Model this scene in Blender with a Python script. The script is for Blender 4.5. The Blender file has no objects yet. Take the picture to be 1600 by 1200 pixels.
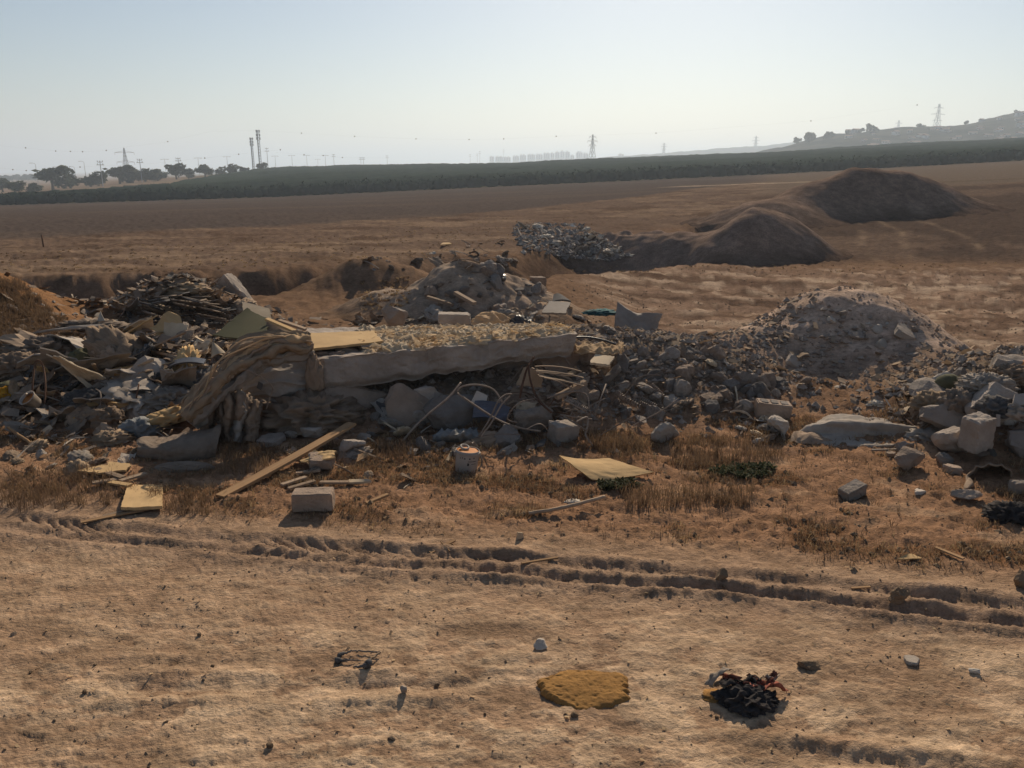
import bpy, bmesh, math, random
import numpy as np
from mathutils import Vector, Matrix, Euler, noise as mn

SC = bpy.context.scene
COL = SC.collection
R = math.radians

# ------------------------------------------------------------------ camera, sky, sun, exposure
CAM_H, FPX, PITCH = 3.0, 1232.0, R(15.34)
cam_d = bpy.data.cameras.new('camera')
cam_d.sensor_width = 36.0
cam_d.lens = 36.0 * FPX / 1600.0
cam_d.clip_start, cam_d.clip_end = 0.1, 30000
cam = bpy.data.objects.new('camera', cam_d)
cam.location = (0, 0, CAM_H)
cam.rotation_euler = (R(90) - PITCH, 0, 0)
COL.objects.link(cam)
SC.camera = cam

SUN_EL, SUN_AZ = R(31), R(11)          # azimuth clockwise from +Y (straight ahead)
world = bpy.data.worlds.new('World')
SC.world = world
world.use_nodes = True
wn = world.node_tree
wn.nodes.clear()
sky = wn.nodes.new('ShaderNodeTexSky')
sky.sky_type = 'NISHITA'
sky.sun_disc = False
sky.sun_elevation = SUN_EL
sky.sun_rotation = SUN_AZ
sky.air_density = 1.0
sky.dust_density = 0.6
sky.ozone_density = 1.5
bg = wn.nodes.new('ShaderNodeBackground')
bg.inputs['Strength'].default_value = 0.072
wo = wn.nodes.new('ShaderNodeOutputWorld')
wn.links.new(sky.outputs[0], bg.inputs[0])
wn.links.new(bg.outputs[0], wo.inputs[0])

sd = bpy.data.lights.new('sun', 'SUN')
sd.energy = 5.0
sd.angle = R(0.6)
sd.color = (1.0, 0.85, 0.66)
sun = bpy.data.objects.new('sun', sd)
S = Vector((math.sin(SUN_AZ) * math.cos(SUN_EL), math.cos(SUN_AZ) * math.cos(SUN_EL), math.sin(SUN_EL)))
sun.rotation_euler = (-S).to_track_quat('-Z', 'Y').to_euler()
sun.location = (20, 60, 60)
COL.objects.link(sun)

vs = SC.view_settings
vs.view_transform = 'Standard'
vs.look = 'None'
vs.exposure = 0.0
vs.gamma = 1.0
vs.use_curve_mapping = False
try:
    SC.cycles.use_denoising = True
    SC.cycles.max_bounces = 6
    SC.cycles.diffuse_bounces = 5
    SC.cycles.volume_bounces = 1
    SC.cycles.transparent_max_bounces = 4
except Exception:
    pass

rng = random.Random(7)
nrs = np.random.RandomState(11)

# ------------------------------------------------------------------ numpy noise
def _hash(ix, iy, seed):
    n = (ix.astype(np.int64) * 374761393 + iy.astype(np.int64) * 668265263 + seed * 974711 + 1013) & 0xffffffff
    n = ((n ^ (n >> 13)) * 1274126177) & 0xffffffff
    n = n ^ (n >> 16)
    return n.astype(np.float64) / 4294967295.0

def vn(x, y, seed=0):
    """value noise, -1..1"""
    x = np.asarray(x, float); y = np.asarray(y, float)
    ix = np.floor(x); iy = np.floor(y)
    fx = x - ix; fy = y - iy
    ux = fx * fx * fx * (fx * (fx * 6 - 15) + 10); uy = fy * fy * fy * (fy * (fy * 6 - 15) + 10)
    a = _hash(ix, iy, seed); b = _hash(ix + 1, iy, seed); c = _hash(ix, iy + 1, seed); d = _hash(ix + 1, iy + 1, seed)
    return ((a + (b - a) * ux) * (1 - uy) + (c + (d - c) * ux) * uy) * 2 - 1

def fbm(x, y, oct=4, seed=0, gain=.5, lac=2.03):
    t = 0; a = 1.0; s = 0
    for k in range(oct):
        t = t + a * vn(x + 17.3 * k, y - 9.1 * k, seed + k); s += a
        a *= gain; x, y = (x * .8 - y * .6) * lac, (x * .6 + y * .8) * lac
    return t / s

def sm(v, a, b):
    t = np.clip((v - a) / (b - a), 0, 1)
    return t * t * (3 - 2 * t)

# ------------------------------------------------------------------ measuring: photograph pixel -> ray -> place on the ground
FW = np.array((0, math.cos(PITCH), -math.sin(PITCH)))
UP = np.array((0, math.sin(PITCH), math.cos(PITCH)))

def ray(px, py):
    d = FW + np.array((1.0, 0, 0)) * ((px - 800) / FPX) + UP * ((600 - py) / FPX)
    return d / d[1]                      # one metre of forward distance

def W(px, py, y):
    d = ray(px, py) * y
    return Vector((d[0], d[1], CAM_H + d[2]))

# ------------------------------------------------------------------ terrain
_TY = np.log(np.array([0.5, 11, 22, 33, 45, 70, 90, 200, 500, 900, 2000, 3000, 6000, 12000.]))
_TU = np.array([-1.2, -.626, -.29, 0, .313, .626, 1.2])
_TZ = np.array([
    [0, 0, 0, 0, 0, 0, 0],
    [0, 0, 0, 0, 0, 0, 0],
    [.1, .1, .1, -.1, -.4, -.4, -.3],
    [-.3, -.3, -.2, -.3, -.9, -.9, -.6],
    [-.6, -.6, -.4, -.3, -.5, -.1, .2],
    [-1.3, -1.3, -.8, -.5, .3, 1.4, 2],
    [-2.2, -2, -1.3, -.6, .8, 1.9, 3],
    [-7, -5.9, -3.9, -1.26, 1.46, 4.8, 8],
    [-12, -10, 1.5, 4, 10.5, 18.7, 28],
    [-16, -14, -3, 0, 8, 20, 40],
    [-25, -22, -8, 5, 15, 40, 80],
    [-32, -28, -10, 16, 40, 70, 110],
    [-45, -40, -15, 30, 60, 90, 120],
    [-70, -60, -40, 0, 30, 40, 50]])

def table(x, y):
    r = np.sqrt(x * x + y * y) + 1e-6
    yy = np.maximum(y, .35 * r)
    u = np.clip(x / yy, -1.19, 1.19)
    ly = np.clip(np.log(np.maximum(yy, .55)), _TY[0], _TY[-1] - 1e-6)
    i = np.clip(np.searchsorted(_TY, ly) - 1, 0, len(_TY) - 2)
    j = np.clip(np.searchsorted(_TU, u) - 1, 0, len(_TU) - 2)
    fi = (ly - _TY[i]) / (_TY[i + 1] - _TY[i]); fj = (u - _TU[j]) / (_TU[j + 1] - _TU[j])
    # the log scale bends straight slopes: go back to metres
    y0 = np.exp(_TY[i]); y1 = np.exp(_TY[i + 1]); fi = (np.exp(ly) - y0) / (y1 - y0)
    a = _TZ[i, j] * (1 - fj) + _TZ[i, j + 1] * fj
    b = _TZ[i + 1, j] * (1 - fj) + _TZ[i + 1, j + 1] * fj
    return a + (b - a) * fi

_GX = np.array([-60, -30, -9.5, -3.6, 0.5, 4.9, 12, 25, 60.])
_GY = np.array([14, 17.5, 20, 25.2, 28.5, 33, 41, 52, 75.])
_GW = np.array([2.0, 2.0, 2.0, 3.4, 5, 8, 10, 12, 12.])

def gully(x, y):
    yb = np.interp(x, _GX, _GY) + .7 * vn(x * .35, x * 0 + 3.1, 5)
    wf = np.interp(x, _GX, _GW)
    s = y - yb + .8 * fbm(x * .45, y * .45, 3, 21)
    dep = 1.55 * (1 - sm(x, 9, 16)) * sm(x, -45, -25)
    near = sm(s, -5.0, -.6)
    far = 1 - sm(s, 0, wf) ** 1.0
    ero = .35 * fbm(x * 1.3, y * 1.3, 4, 22) * np.exp(-((s - wf * .6) / (wf * .5)) ** 2)
    return -dep * np.where(s < 0, near, far) + ero * sm(x, -45, -25) * (1 - sm(x, 9, 16))

def bump(x, y, cx, cy, rx, ry, h, p=1.0, rot=0.0):
    dx, dy = x - cx, y - cy
    c, s = math.cos(rot), math.sin(rot)
    q = ((dx * c + dy * s) / rx) ** 2 + ((-dx * s + dy * c) / ry) ** 2
    return h * np.exp(-q ** p)

# heaps the ground itself carries: (x, y, rx, ry, height, greyness of rubble)
HEAPS = [(-5.2, 11.6, 3.4, 1.7, .50, .7), (-6.5, 15.4, 1.3, .95, .85, .6), (-.6, 10.4, 2.4, 1.2, .40, 1),
         (2.3, 10.9, 1.9, 1.3, .58, 1), (6.7, 9.5, 1.9, 1.2, .80, 1), (.9, 12.6, 1.6, 1.2, .45, .9),
         (-3.6, 20.2, 1.7, 1.0, .7, .2)]
MOUNDS = {}                                # filled below: name -> (cx, cy, rx, ry, h, p, rot)
MOUNDS['rubble_mound'] = (5.2, 12.2, 1.75, 1.4, 1.36, 1.1, 0.0)
MOUNDS['back_mound'] = (-.95, 17.0, 1.9, 1.35, 1.25, 1.0, .1)
MOUNDS['near_far_mound'] = (9.8, 35.8, 4.0, 2.6, 2.15, 2.0, 0)
MOUNDS['tall_far_mound'] = (25.0, 54.0, 3.6, 3.0, 2.35, 1.3, .05)

def road_t(x, y):
    return y - (5.72 - .205 * x + .10 * np.sin(x * .55 + .4)) + .06 * fbm(x * 1.1, y * 1.1, 2, 90)

def H0(x, y):
    """macro relief of the ground sheet"""
    x = np.asarray(x, float); y = np.asarray(y, float)
    z = table(x, y)
    z = z + gully(x, y)
    z = z - .5 * sm(x, 1.0, 4.0) * sm(y, 11.5, 15.5) * (1 - sm(y, 22, 30))
    z = z + bump(x, y, -10.3, 13.4, 2.3, 2.2, 1.5, 1.2)                 # grassy bank on the left
    for (cx, cy, rx, ry, h, g) in HEAPS:
        z = z + bump(x, y, cx, cy, rx, ry, h, 1.1)
    far = sm(y, 12, 20)
    z = z + far * .10 * fbm(x * .5, y * .5, 3, 33) * (1 - .5 * sm(y, 60, 200)) 
    # ploughed and driven strips on the flat right of the heaps
    rf = sm(x, 1.5, 5) * sm(y, 12.5, 15) * (1 - sm(y, 28, 34))
    q = y * 2.2 + .22 * x + .8 * fbm(x * .25, y * .25, 2, 44)
    z = z + rf * .045 * (vn(x * .22, q * 1.3, 45) + .8 * vn(x * .5, q * 3.1, 46))
    # eroded edge of the far bank
    return z

def ruts(x, y):
    t = road_t(x, y)
    on = .55 + .45 * sm(x, -3.2, -.6)
    n1 = .62 + .55 * vn(x * 2.6, y * 2.6, 60); n2 = .62 + .55 * vn(x * 3.1, y * 3.1, 61)
    lug = .5 + .5 * np.sin(x * 27 + 5 * t)
    lugm = sm(x, -2.6, -1.6) * (1 - sm(x, .2, 1.2))
    z = 0
    z = z + .060 * np.exp(-((t - .02) / .06) ** 2) * n1
    z = z - .050 * np.exp(-((t + .10) / .055) ** 2) * (1 - .75 * lugm * lug)
    z = z + .075 * np.exp(-((t + .22) / .050) ** 2) * n2 * (1 - .35 * lugm * lug)
    z = z - .055 * np.exp(-((t + .32) / .05) ** 2) * (1 - .4 * lugm * (1 - lug))
    z = z + .065 * np.exp(-((t + .42) / .055) ** 2) * n1
    band = np.exp(-((t + .25) / .42) ** 4)
    z = z * on * (.75 + .45 * fbm(x * 1.6, y * 1.6, 3, 62)) * .72
    tread = np.abs(np.sin(x * 19 + 30 * np.abs(t + .21) + 1.6 * fbm(x * 1.4, y * 1.4, 3, 69)))
    z = z - .022 * sm(tread, .55, .75) * np.exp(-((t + .21) / .17) ** 6) * sm(x, -5.2, -4.2) * (1 - sm(x, .4, 1.4)) * sm(fbm(x * 1.3, y * 1.3, 3, 68), -.35, .15)
    z = z + band * on * (.012 * fbm(x * 11, y * 15, 3, 66) + .009 * (1 - 2 * np.abs(fbm(x * 26, y * 34, 2, 67))))
    # a second, worn track nearer the camera
    t2 = y - (3.95 + .02 * x) + .05 * fbm(x, y, 2, 63)
    on2 = 1 - sm(np.abs(x + 1.6), 1.2, 2.6)
    for c, h, w in ((.0, .018, .05), (.13, -.016, .04), (.26, .02, .045), (.42, .014, .05)):
        z = z + on2 * h * np.exp(-((t2 - c) / w) ** 2) * (.5 + .8 * vn(x * 2.3, y * 3, 64))
    t3 = y - (3.62 - .16 * (x - 1.5))
    on3 = sm(x, .9, 1.8)
    for c, h, w in ((.0, .025, .05), (-.12, -.02, .05), (-.25, .016, .05)):
        z = z + on3 * h * np.exp(-((t3 - c) / w) ** 2) * (.5 + .8 * vn(x * 2.3, y * 3, 65))
    return z

def verge(x, y):
    t = road_t(x, y)
    return sm(t, .12, .75) * (1 - sm(y, 9.5, 12))

def rubble_mask(x, y):
    g = 0 * x
    for (cx, cy, rx, ry, h, k) in HEAPS:
        g = np.maximum(g, k * np.exp(-(((x - cx) / (rx * 1.1)) ** 2 + ((y - cy) / (ry * 1.15)) ** 2) ** 1.5))
    return g

CRUST = ((2.4, .05, .004, 82), (4.6, .02, .005, 83), (6.2, .2, .0045, 84), (11.0, .12, .004, 85))

def H1(x, y):
    """macro relief plus ruts, clods and grit: what the sheet really has"""
    x = np.asarray(x, float); y = np.asarray(y, float)
    z = H0(x, y)
    r = np.sqrt(x * x + y * y)
    nearm = 1 - sm(r, 10, 26)
    v = verge(x, y); rb = rubble_mask(x, y)
    z = z + ruts(x, y) * (1 - sm(np.abs(x), 9, 14))
    st = fbm(x * 1.6, y * 5.0, 3, 70)
    z = z + nearm * (.007 + .016 * v) * fbm(x * 2.3, y * 2.6, 3, 71) + nearm * .007 * st
    z = z + nearm * (.004 + .018 * v + .05 * rb) * fbm(x * 9, y * 11, 3, 72)
    z = z + nearm * (.0045 + .007 * v + .016 * rb) * fbm(x * 34, y * 40, 3, 73)
    def rdg(s, sd): return 1 - np.abs(fbm(x * s, y * s * 1.25, 3, sd)) * 2.2
    z = z + nearm * (.0025 + .012 * v) * rdg(6.5, 77) + nearm * (.0035 + .006 * v + .01 * rb) * rdg(21, 78)
    crust = 0
    for s_, th_, hh_, sd_ in CRUST:
        crust = crust + hh_ * sm(fbm(x * s_, y * s_ * 2.1, 4, sd_), th_, th_ + .05)
    z = z + nearm * crust * (1 - .5 * v)
    cl = np.maximum(0, vn(x * 11, y * 13, 74) - .55) + .6 * np.maximum(0, vn(x * 27 + y * 9, y * 29 - x * 8, 79) - .6)
    z = z + nearm * cl * (.010 + .05 * v)
    mid = sm(r, 10, 20) * (1 - sm(r, 60, 120))
    z = z + mid * (.07 * fbm(x * 1.7, y * 1.7, 4, 75) + .045 * rdg(2.6, 80) + .03 * fbm(x * 6, y * 6, 3, 76))
    return z

def mound_h(x, y, key):
    cx, cy, rx, ry, h, p, rot = MOUNDS[key]
    b = bump(x, y, cx, cy, rx, ry, h, p, rot)
    s = 1.0 / max(rx, ry)
    n = (.28 if key == 'back_mound' else .14) * h * fbm((x - cx) * s * 1.6 + 3, (y - cy) * s * 1.6, 4, hash_key(key)) * np.sqrt(np.clip(b / h, 0, 1))
    if key == 'tall_far_mound':
        b = b + bump(x, y, cx - 5.0, cy - 1.0, 3.6, 2.8, 2.2, 1.3) + bump(x, y, cx - 9.6, cy - 4.5, 3.4, 2.8, 1.5, 1.2) + bump(x, y, cx + 4.2, cy + .5, 3.0, 2.8, 1.1, 1.1)
    if key == 'near_far_mound':
        b = b + bump(x, y, cx - 4.4, cy + 1.2, 2.6, 2.4, 1.2) + bump(x, y, cx + 2.0, cy + 3.5, 2.5, 2.6, .8)
    return b + n - .05 * h

def hash_key(k):
    return sum(ord(c) * (i + 3) for i, c in enumerate(k)) % 1000

def H(x, y):
    """top of ground or mound"""
    z = H1(x, y)
    g = H0(x, y)
    for k in MOUNDS:
        z = np.maximum(z, g + mound_h(x, y, k))
    return z

_YC = np.concatenate([np.arange(2.6, 24, .12), np.geomspace(24, 700, 260)])

def _coarse(x, y):
    z = H0(x, y)
    g = z
    for k in MOUNDS:
        z = np.maximum(z, g + mound_h(x, y, k))
    return z

def G(px, py, sink=0.0):
    """where the photograph's pixel meets the ground"""
    d = ray(px, py)
    zz = CAM_H + d[2] * _YC - _coarse(d[0] * _YC, _YC)
    k = int(np.argmax(zz < .06))
    if zz[k] >= .06:
        k = len(_YC) - 1
    y0 = _YC[max(k - 2, 0)]; y1 = _YC[min(k + 3, len(_YC) - 1)]
    ys = np.linspace(y0, y1, 60)
    zz = CAM_H + d[2] * ys - H(d[0] * ys, ys)
    k = int(np.argmax(zz < 0))
    if zz[k] >= 0 or k == 0:
        y = ys[-1] if zz[k] >= 0 else ys[0]
    else:
        p, q = zz[k - 1], zz[k]
        y = ys[k - 1] + (ys[k] - ys[k - 1]) * (p / (p - q + 1e-12))
    return Vector((d[0] * y, y, CAM_H + d[2] * y - sink))

def Gm(pts, chunk=160):
    """many pixels at once: the bracket is searched around the flat-ground hit"""
    out = []
    for c in range(0, len(pts), chunk):
        D = np.array([ray(a, b) for a, b in pts[c:c + chunk]])
        yf = np.clip(CAM_H / np.maximum(-D[:, 2], .012), 2.6, 250)
        def march(lo, hi, n, fn, tol):
            Y = lo[:, None] + (hi - lo)[:, None] * np.linspace(0, 1, n)[None]
            X = D[:, 0][:, None] * Y
            Z = CAM_H + D[:, 2][:, None] * Y - fn(X.ravel(), Y.ravel()).reshape(Y.shape)
            hit = Z < tol
            k = np.where(hit.any(1), hit.argmax(1), n - 1)
            return Y, Z, k
        Y, Z, k = march(yf * .5, yf * 1.7, 90, _coarse, .05)
        i = np.arange(len(D))
        Y, Z, k = march(Y[i, np.maximum(k - 2, 0)], Y[i, np.minimum(k + 2, 89)], 40, H, 0)
        k0 = np.maximum(k - 1, 0)
        p, q = Z[i, k0], Z[i, k]
        y = np.where(k > 0, Y[i, k0] + (Y[i, k] - Y[i, k0]) * np.clip(p / (p - q + 1e-12), 0, 1), Y[i, 0])
        out += [Vector((D[j, 0] * y[j], y[j], CAM_H + D[j, 2] * y[j])) for j in range(len(D))]
    return out

def gz(x, y):
    return float(H(np.array([x]), np.array([y]))[0])

# ------------------------------------------------------------------ materials
MATS = {}

def mat(name, c1, c2=None, rough=.9, scale=5.0, detail=6, bump=.35, bscale=30.0, bdist=.01, objvar=.25, spec=.08,
        dirt=0.0, dirtc=(.16, .115, .075), metal=0.0, trans=0.0, stretch=None, attr=None, contrast=(.3, .7)):
    m = bpy.data.materials.new(name)
    m.use_nodes = True
    nt = m.node_tree
    N, L = nt.nodes, nt.links
    b = N['Principled BSDF']
    b.inputs['Roughness'].default_value = rough
    b.inputs['Metallic'].default_value = metal
    b.inputs['Specular IOR Level'].default_value = spec
    tc = N.new('ShaderNodeTexCoord')
    src = tc.outputs['Object']
    oi = N.new('ShaderNodeObjectInfo')
    mp = N.new('ShaderNodeMapping')
    if stretch:
        mp.inputs['Scale'].default_value = stretch
    add = N.new('ShaderNodeVectorMath'); add.operation = 'MULTIPLY_ADD'
    L.new(oi.outputs['Random'], add.inputs[0]); add.inputs[1].default_value = (37, 19, 53)
    L.new(src, add.inputs[2])
    L.new(add.outputs[0], mp.inputs['Vector'])
    n1 = N.new('ShaderNodeTexNoise'); n1.inputs['Scale'].default_value = scale; n1.inputs['Detail'].default_value = detail
    n1.inputs['Roughness'].default_value = .62
    L.new(mp.outputs[0], n1.inputs['Vector'])
    rp = N.new('ShaderNodeMapRange'); rp.inputs['From Min'].default_value = contrast[0]; rp.inputs['From Max'].default_value = contrast[1]
    L.new(n1.outputs['Fac'], rp.inputs['Value'])
    mx = N.new('ShaderNodeMix'); mx.data_type = 'RGBA'
    c2 = c2 or tuple(v * .62 for v in c1)
    if attr:
        at = N.new('ShaderNodeAttribute'); at.attribute_name = attr
        m1 = N.new('ShaderNodeMix'); m1.data_type = 'RGBA'; m1.blend_type = 'MULTIPLY'; m1.inputs['Factor'].default_value = 1
        m1.inputs['B'].default_value = (*c1, 1); L.new(at.outputs['Color'], m1.inputs['A'])
        m2 = N.new('ShaderNodeMix'); m2.data_type = 'RGBA'; m2.blend_type = 'MULTIPLY'; m2.inputs['Factor'].default_value = 1
        m2.inputs['B'].default_value = (*c2, 1); L.new(at.outputs['Color'], m2.inputs['A'])
        L.new(m1.outputs['Result'], mx.inputs['A']); L.new(m2.outputs['Result'], mx.inputs['B'])
    else:
        mx.inputs['A'].default_value = (*c1, 1); mx.inputs['B'].default_value = (*c2, 1)
    L.new(rp.outputs['Result'], mx.inputs['Factor'])
    col = mx.outputs['Result']
    if dirt > 0:
        n3 = N.new('ShaderNodeTexNoise'); n3.inputs['Scale'].default_value = scale * .45; n3.inputs['Detail'].default_value = 8
        n3.inputs['Roughness'].default_value = .7
        L.new(mp.outputs[0], n3.inputs['Vector'])
        r3 = N.new('ShaderNodeMapRange'); r3.inputs['From Min'].default_value = .42; r3.inputs['From Max'].default_value = .66
        r3.inputs['To Max'].default_value = dirt
        L.new(n3.outputs['Fac'], r3.inputs['Value'])
        md = N.new('ShaderNodeMix'); md.data_type = 'RGBA'
        L.new(r3.outputs['Result'], md.inputs['Factor']); L.new(col, md.inputs['A']); md.inputs['B'].default_value = (*dirtc, 1)
        col = md.outputs['Result']
    if objvar > 0:
        mr = N.new('ShaderNodeMapRange'); mr.inputs['To Min'].default_value = 1 - objvar; mr.inputs['To Max'].default_value = 1 + objvar
        L.new(oi.outputs['Random'], mr.inputs['Value'])
        vm = N.new('ShaderNodeVectorMath'); vm.operation = 'SCALE'
        L.new(col, vm.inputs[0]); L.new(mr.outputs['Result'], vm.inputs['Scale'])
        col = vm.outputs[0]
    L.new(col, b.inputs['Base Color'])
    if bump > 0:
        n2 = N.new('ShaderNodeTexNoise'); n2.inputs['Scale'].default_value = bscale; n2.inputs['Detail'].default_value = 8
        n2.inputs['Roughness'].default_value = .65
        L.new(mp.outputs[0], n2.inputs['Vector'])
        bp = N.new('ShaderNodeBump'); bp.inputs['Strength'].default_value = bump; bp.inputs['Distance'].default_value = bdist
        L.new(n2.outputs['Fac'], bp.inputs['Height'])
        L.new(bp.outputs[0], b.inputs['Normal'])
    if trans > 0:
        tr = N.new('ShaderNodeBsdfTranslucent'); L.new(col, tr.inputs['Color'])
        ms = N.new('ShaderNodeMixShader'); ms.inputs['Fac'].default_value = trans
        L.new(b.outputs[0], ms.inputs[1]); L.new(tr.outputs[0], ms.inputs[2])
        L.new(ms.outputs[0], N['Material Output'].inputs['Surface'])
    MATS[name] = m
    return m

# ------------------------------------------------------------------ object helpers
def mesh(name, v, f, smooth=False):
    me = bpy.data.meshes.new(name)
    me.from_pydata([tuple(p) for p in v], [], [tuple(int(i) for i in q) for q in f])
    me.validate()
    if smooth:
        me.polygons.foreach_set('use_smooth', [True] * len(me.polygons))
    me.update()
    return me

def mesh_np(name, v, quads, smooth=True):
    me = bpy.data.meshes.new(name)
    v = np.asarray(v, np.float32); q = np.asarray(quads, np.int32)
    k = q.shape[1]
    me.vertices.add(len(v)); me.vertices.foreach_set('co', v.ravel())
    me.loops.add(q.size); me.loops.foreach_set('vertex_index', q.ravel())
    me.polygons.add(len(q))
    me.polygons.foreach_set('loop_start', np.arange(len(q), dtype=np.int32) * k)
    try:
        me.polygons.foreach_set('loop_total', np.full(len(q), k, np.int32))
    except Exception:
        pass
    me.polygons.foreach_set('use_smooth', np.full(len(q), smooth))
    me.update(calc_edges=True)
    me.validate()
    return me

def obj(name, me, m=None, parent=None, loc=None):
    o = bpy.data.objects.new(name, me)
    COL.objects.link(o)
    if m is not None and me is not None:
        if not me.materials:
            me.materials.append(MATS[m] if isinstance(m, str) else m)
    if parent is not None:
        o.parent = parent
    if loc is not None:
        o.location = loc
    return o

def tag(o, label, cat, group=None):
    o['label'] = label; o['category'] = cat
    if group:
        o['group'] = group
    return o

def kind(o, k):
    o['kind'] = k
    return o

def thing(name, label, cat, loc=(0, 0, 0), rotz=0.0, group=None):
    o = bpy.data.objects.new(name, None)
    COL.objects.link(o)
    o.location = loc; o.rotation_euler = (0, 0, rotz)
    o.empty_display_size = .2
    return tag(o, label, cat, group)

def recentre(me, c):
    me.transform(Matrix.Translation(-Vector(c)))

def grid_faces(nu, nv, off=0, wrap=False):
    i, j = np.meshgrid(np.arange(nu - 1), np.arange(nv - 1), indexing='ij')
    a = (i * nv + j).ravel() + off
    return np.stack([a, a + nv, a + nv + 1, a + 1], 1)
# ------------------------------------------------------------------ palette
def ground_mat():
    m = bpy.data.materials.new('ground'); m.use_nodes = True
    nt = m.node_tree; N, L = nt.nodes, nt.links
    b = N['Principled BSDF']; b.inputs['Roughness'].default_value = 1.0; b.inputs['Specular IOR Level'].default_value = 0.0
    tc = N.new('ShaderNodeTexCoord'); at = N.new('ShaderNodeAttribute'); at.attribute_name = 'Col'
    col = at.outputs['Color']
    def nz(scale, detail, lo, hi, tmin, tmax, sy=1.0):
        mp = N.new('ShaderNodeMapping'); mp.inputs['Scale'].default_value = (1, sy, 1)
        L.new(tc.outputs['Object'], mp.inputs['Vector'])
        n = N.new('ShaderNodeTexNoise'); n.inputs['Scale'].default_value = scale; n.inputs['Detail'].default_value = detail; n.inputs['Roughness'].default_value = .65
        L.new(mp.outputs[0], n.inputs['Vector'])
        r = N.new('ShaderNodeMapRange'); r.inputs['From Min'].default_value = lo; r.inputs['From Max'].default_value = hi
        r.inputs['To Min'].default_value = tmin; r.inputs['To Max'].default_value = tmax
        L.new(n.outputs['Fac'], r.inputs['Value'])
        return n, r.outputs['Result']
    for args in ((2.6, 10, .3, .7, .66, 1.3, 1.6), (13, 8, .32, .68, .72, 1.25, 1.8), (60, 4, .28, .42, .55, 1.0), (95, 3, .6, .72, 1.0, 1.35)):
        n, f = nz(*args)
        v = N.new('ShaderNodeVectorMath'); v.operation = 'SCALE'
        L.new(col, v.inputs[0]); L.new(f, v.inputs['Scale']); col = v.outputs[0]
    L.new(col, b.inputs['Base Color'])
    n1, _ = nz(30, 8, 0, 1, 0, 1, 1.4)
    bp = N.new('ShaderNodeBump'); bp.inputs['Strength'].default_value = .9; bp.inputs['Distance'].default_value = .022
    L.new(n1.outputs['Fac'], bp.inputs['Height'])
    L.new(bp.outputs[0], b.inputs['Normal'])
    MATS['ground'] = m
ground_mat()
SOIL = np.array([1.08, 1.0, .93])
mat('mound_earth', (.25, .175, .11), (.16, .11, .07), scale=2.5, detail=10, bump=.6, bscale=16, bdist=.04, objvar=.05, spec=.1)
mat('dark_earth', (.135, .098, .068), (.085, .062, .045), scale=.6, detail=12, bump=.6, bscale=5, bdist=.1, objvar=.05, spec=.1)
mat('orchard_leaf', (.036, .05, .034), (.022, .032, .022), scale=.25, bump=0, objvar=0, rough=1, spec=0)
mat('tree_leaf', (.075, .085, .04), (.04, .05, .025), scale=.5, bump=0, objvar=.2, rough=.75, trans=.25)
mat('bark', (.13, .10, .07), scale=3, bump=.3)
mat('steel', (.30, .31, .32), (.22, .22, .23), scale=1, bump=0, rough=.6, objvar=.1)
mat('far_wall', (.62, .60, .56), (.52, .50, .47), scale=.05, bump=0, objvar=.2)
mat('far_roof', (.36, .22, .16), (.28, .19, .15), scale=.1, bump=0, objvar=.2)
mat('far_window', (.08, .09, .10), scale=1, bump=0, rough=.3, objvar=.1)
mat('hill_scrub', (.075, .072, .055), (.03, .034, .025), scale=.03, detail=14, bump=0, objvar=0, contrast=(.4, .6), spec=0, rough=1)
mat('marker', (.10, .06, .05), bump=0)

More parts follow.
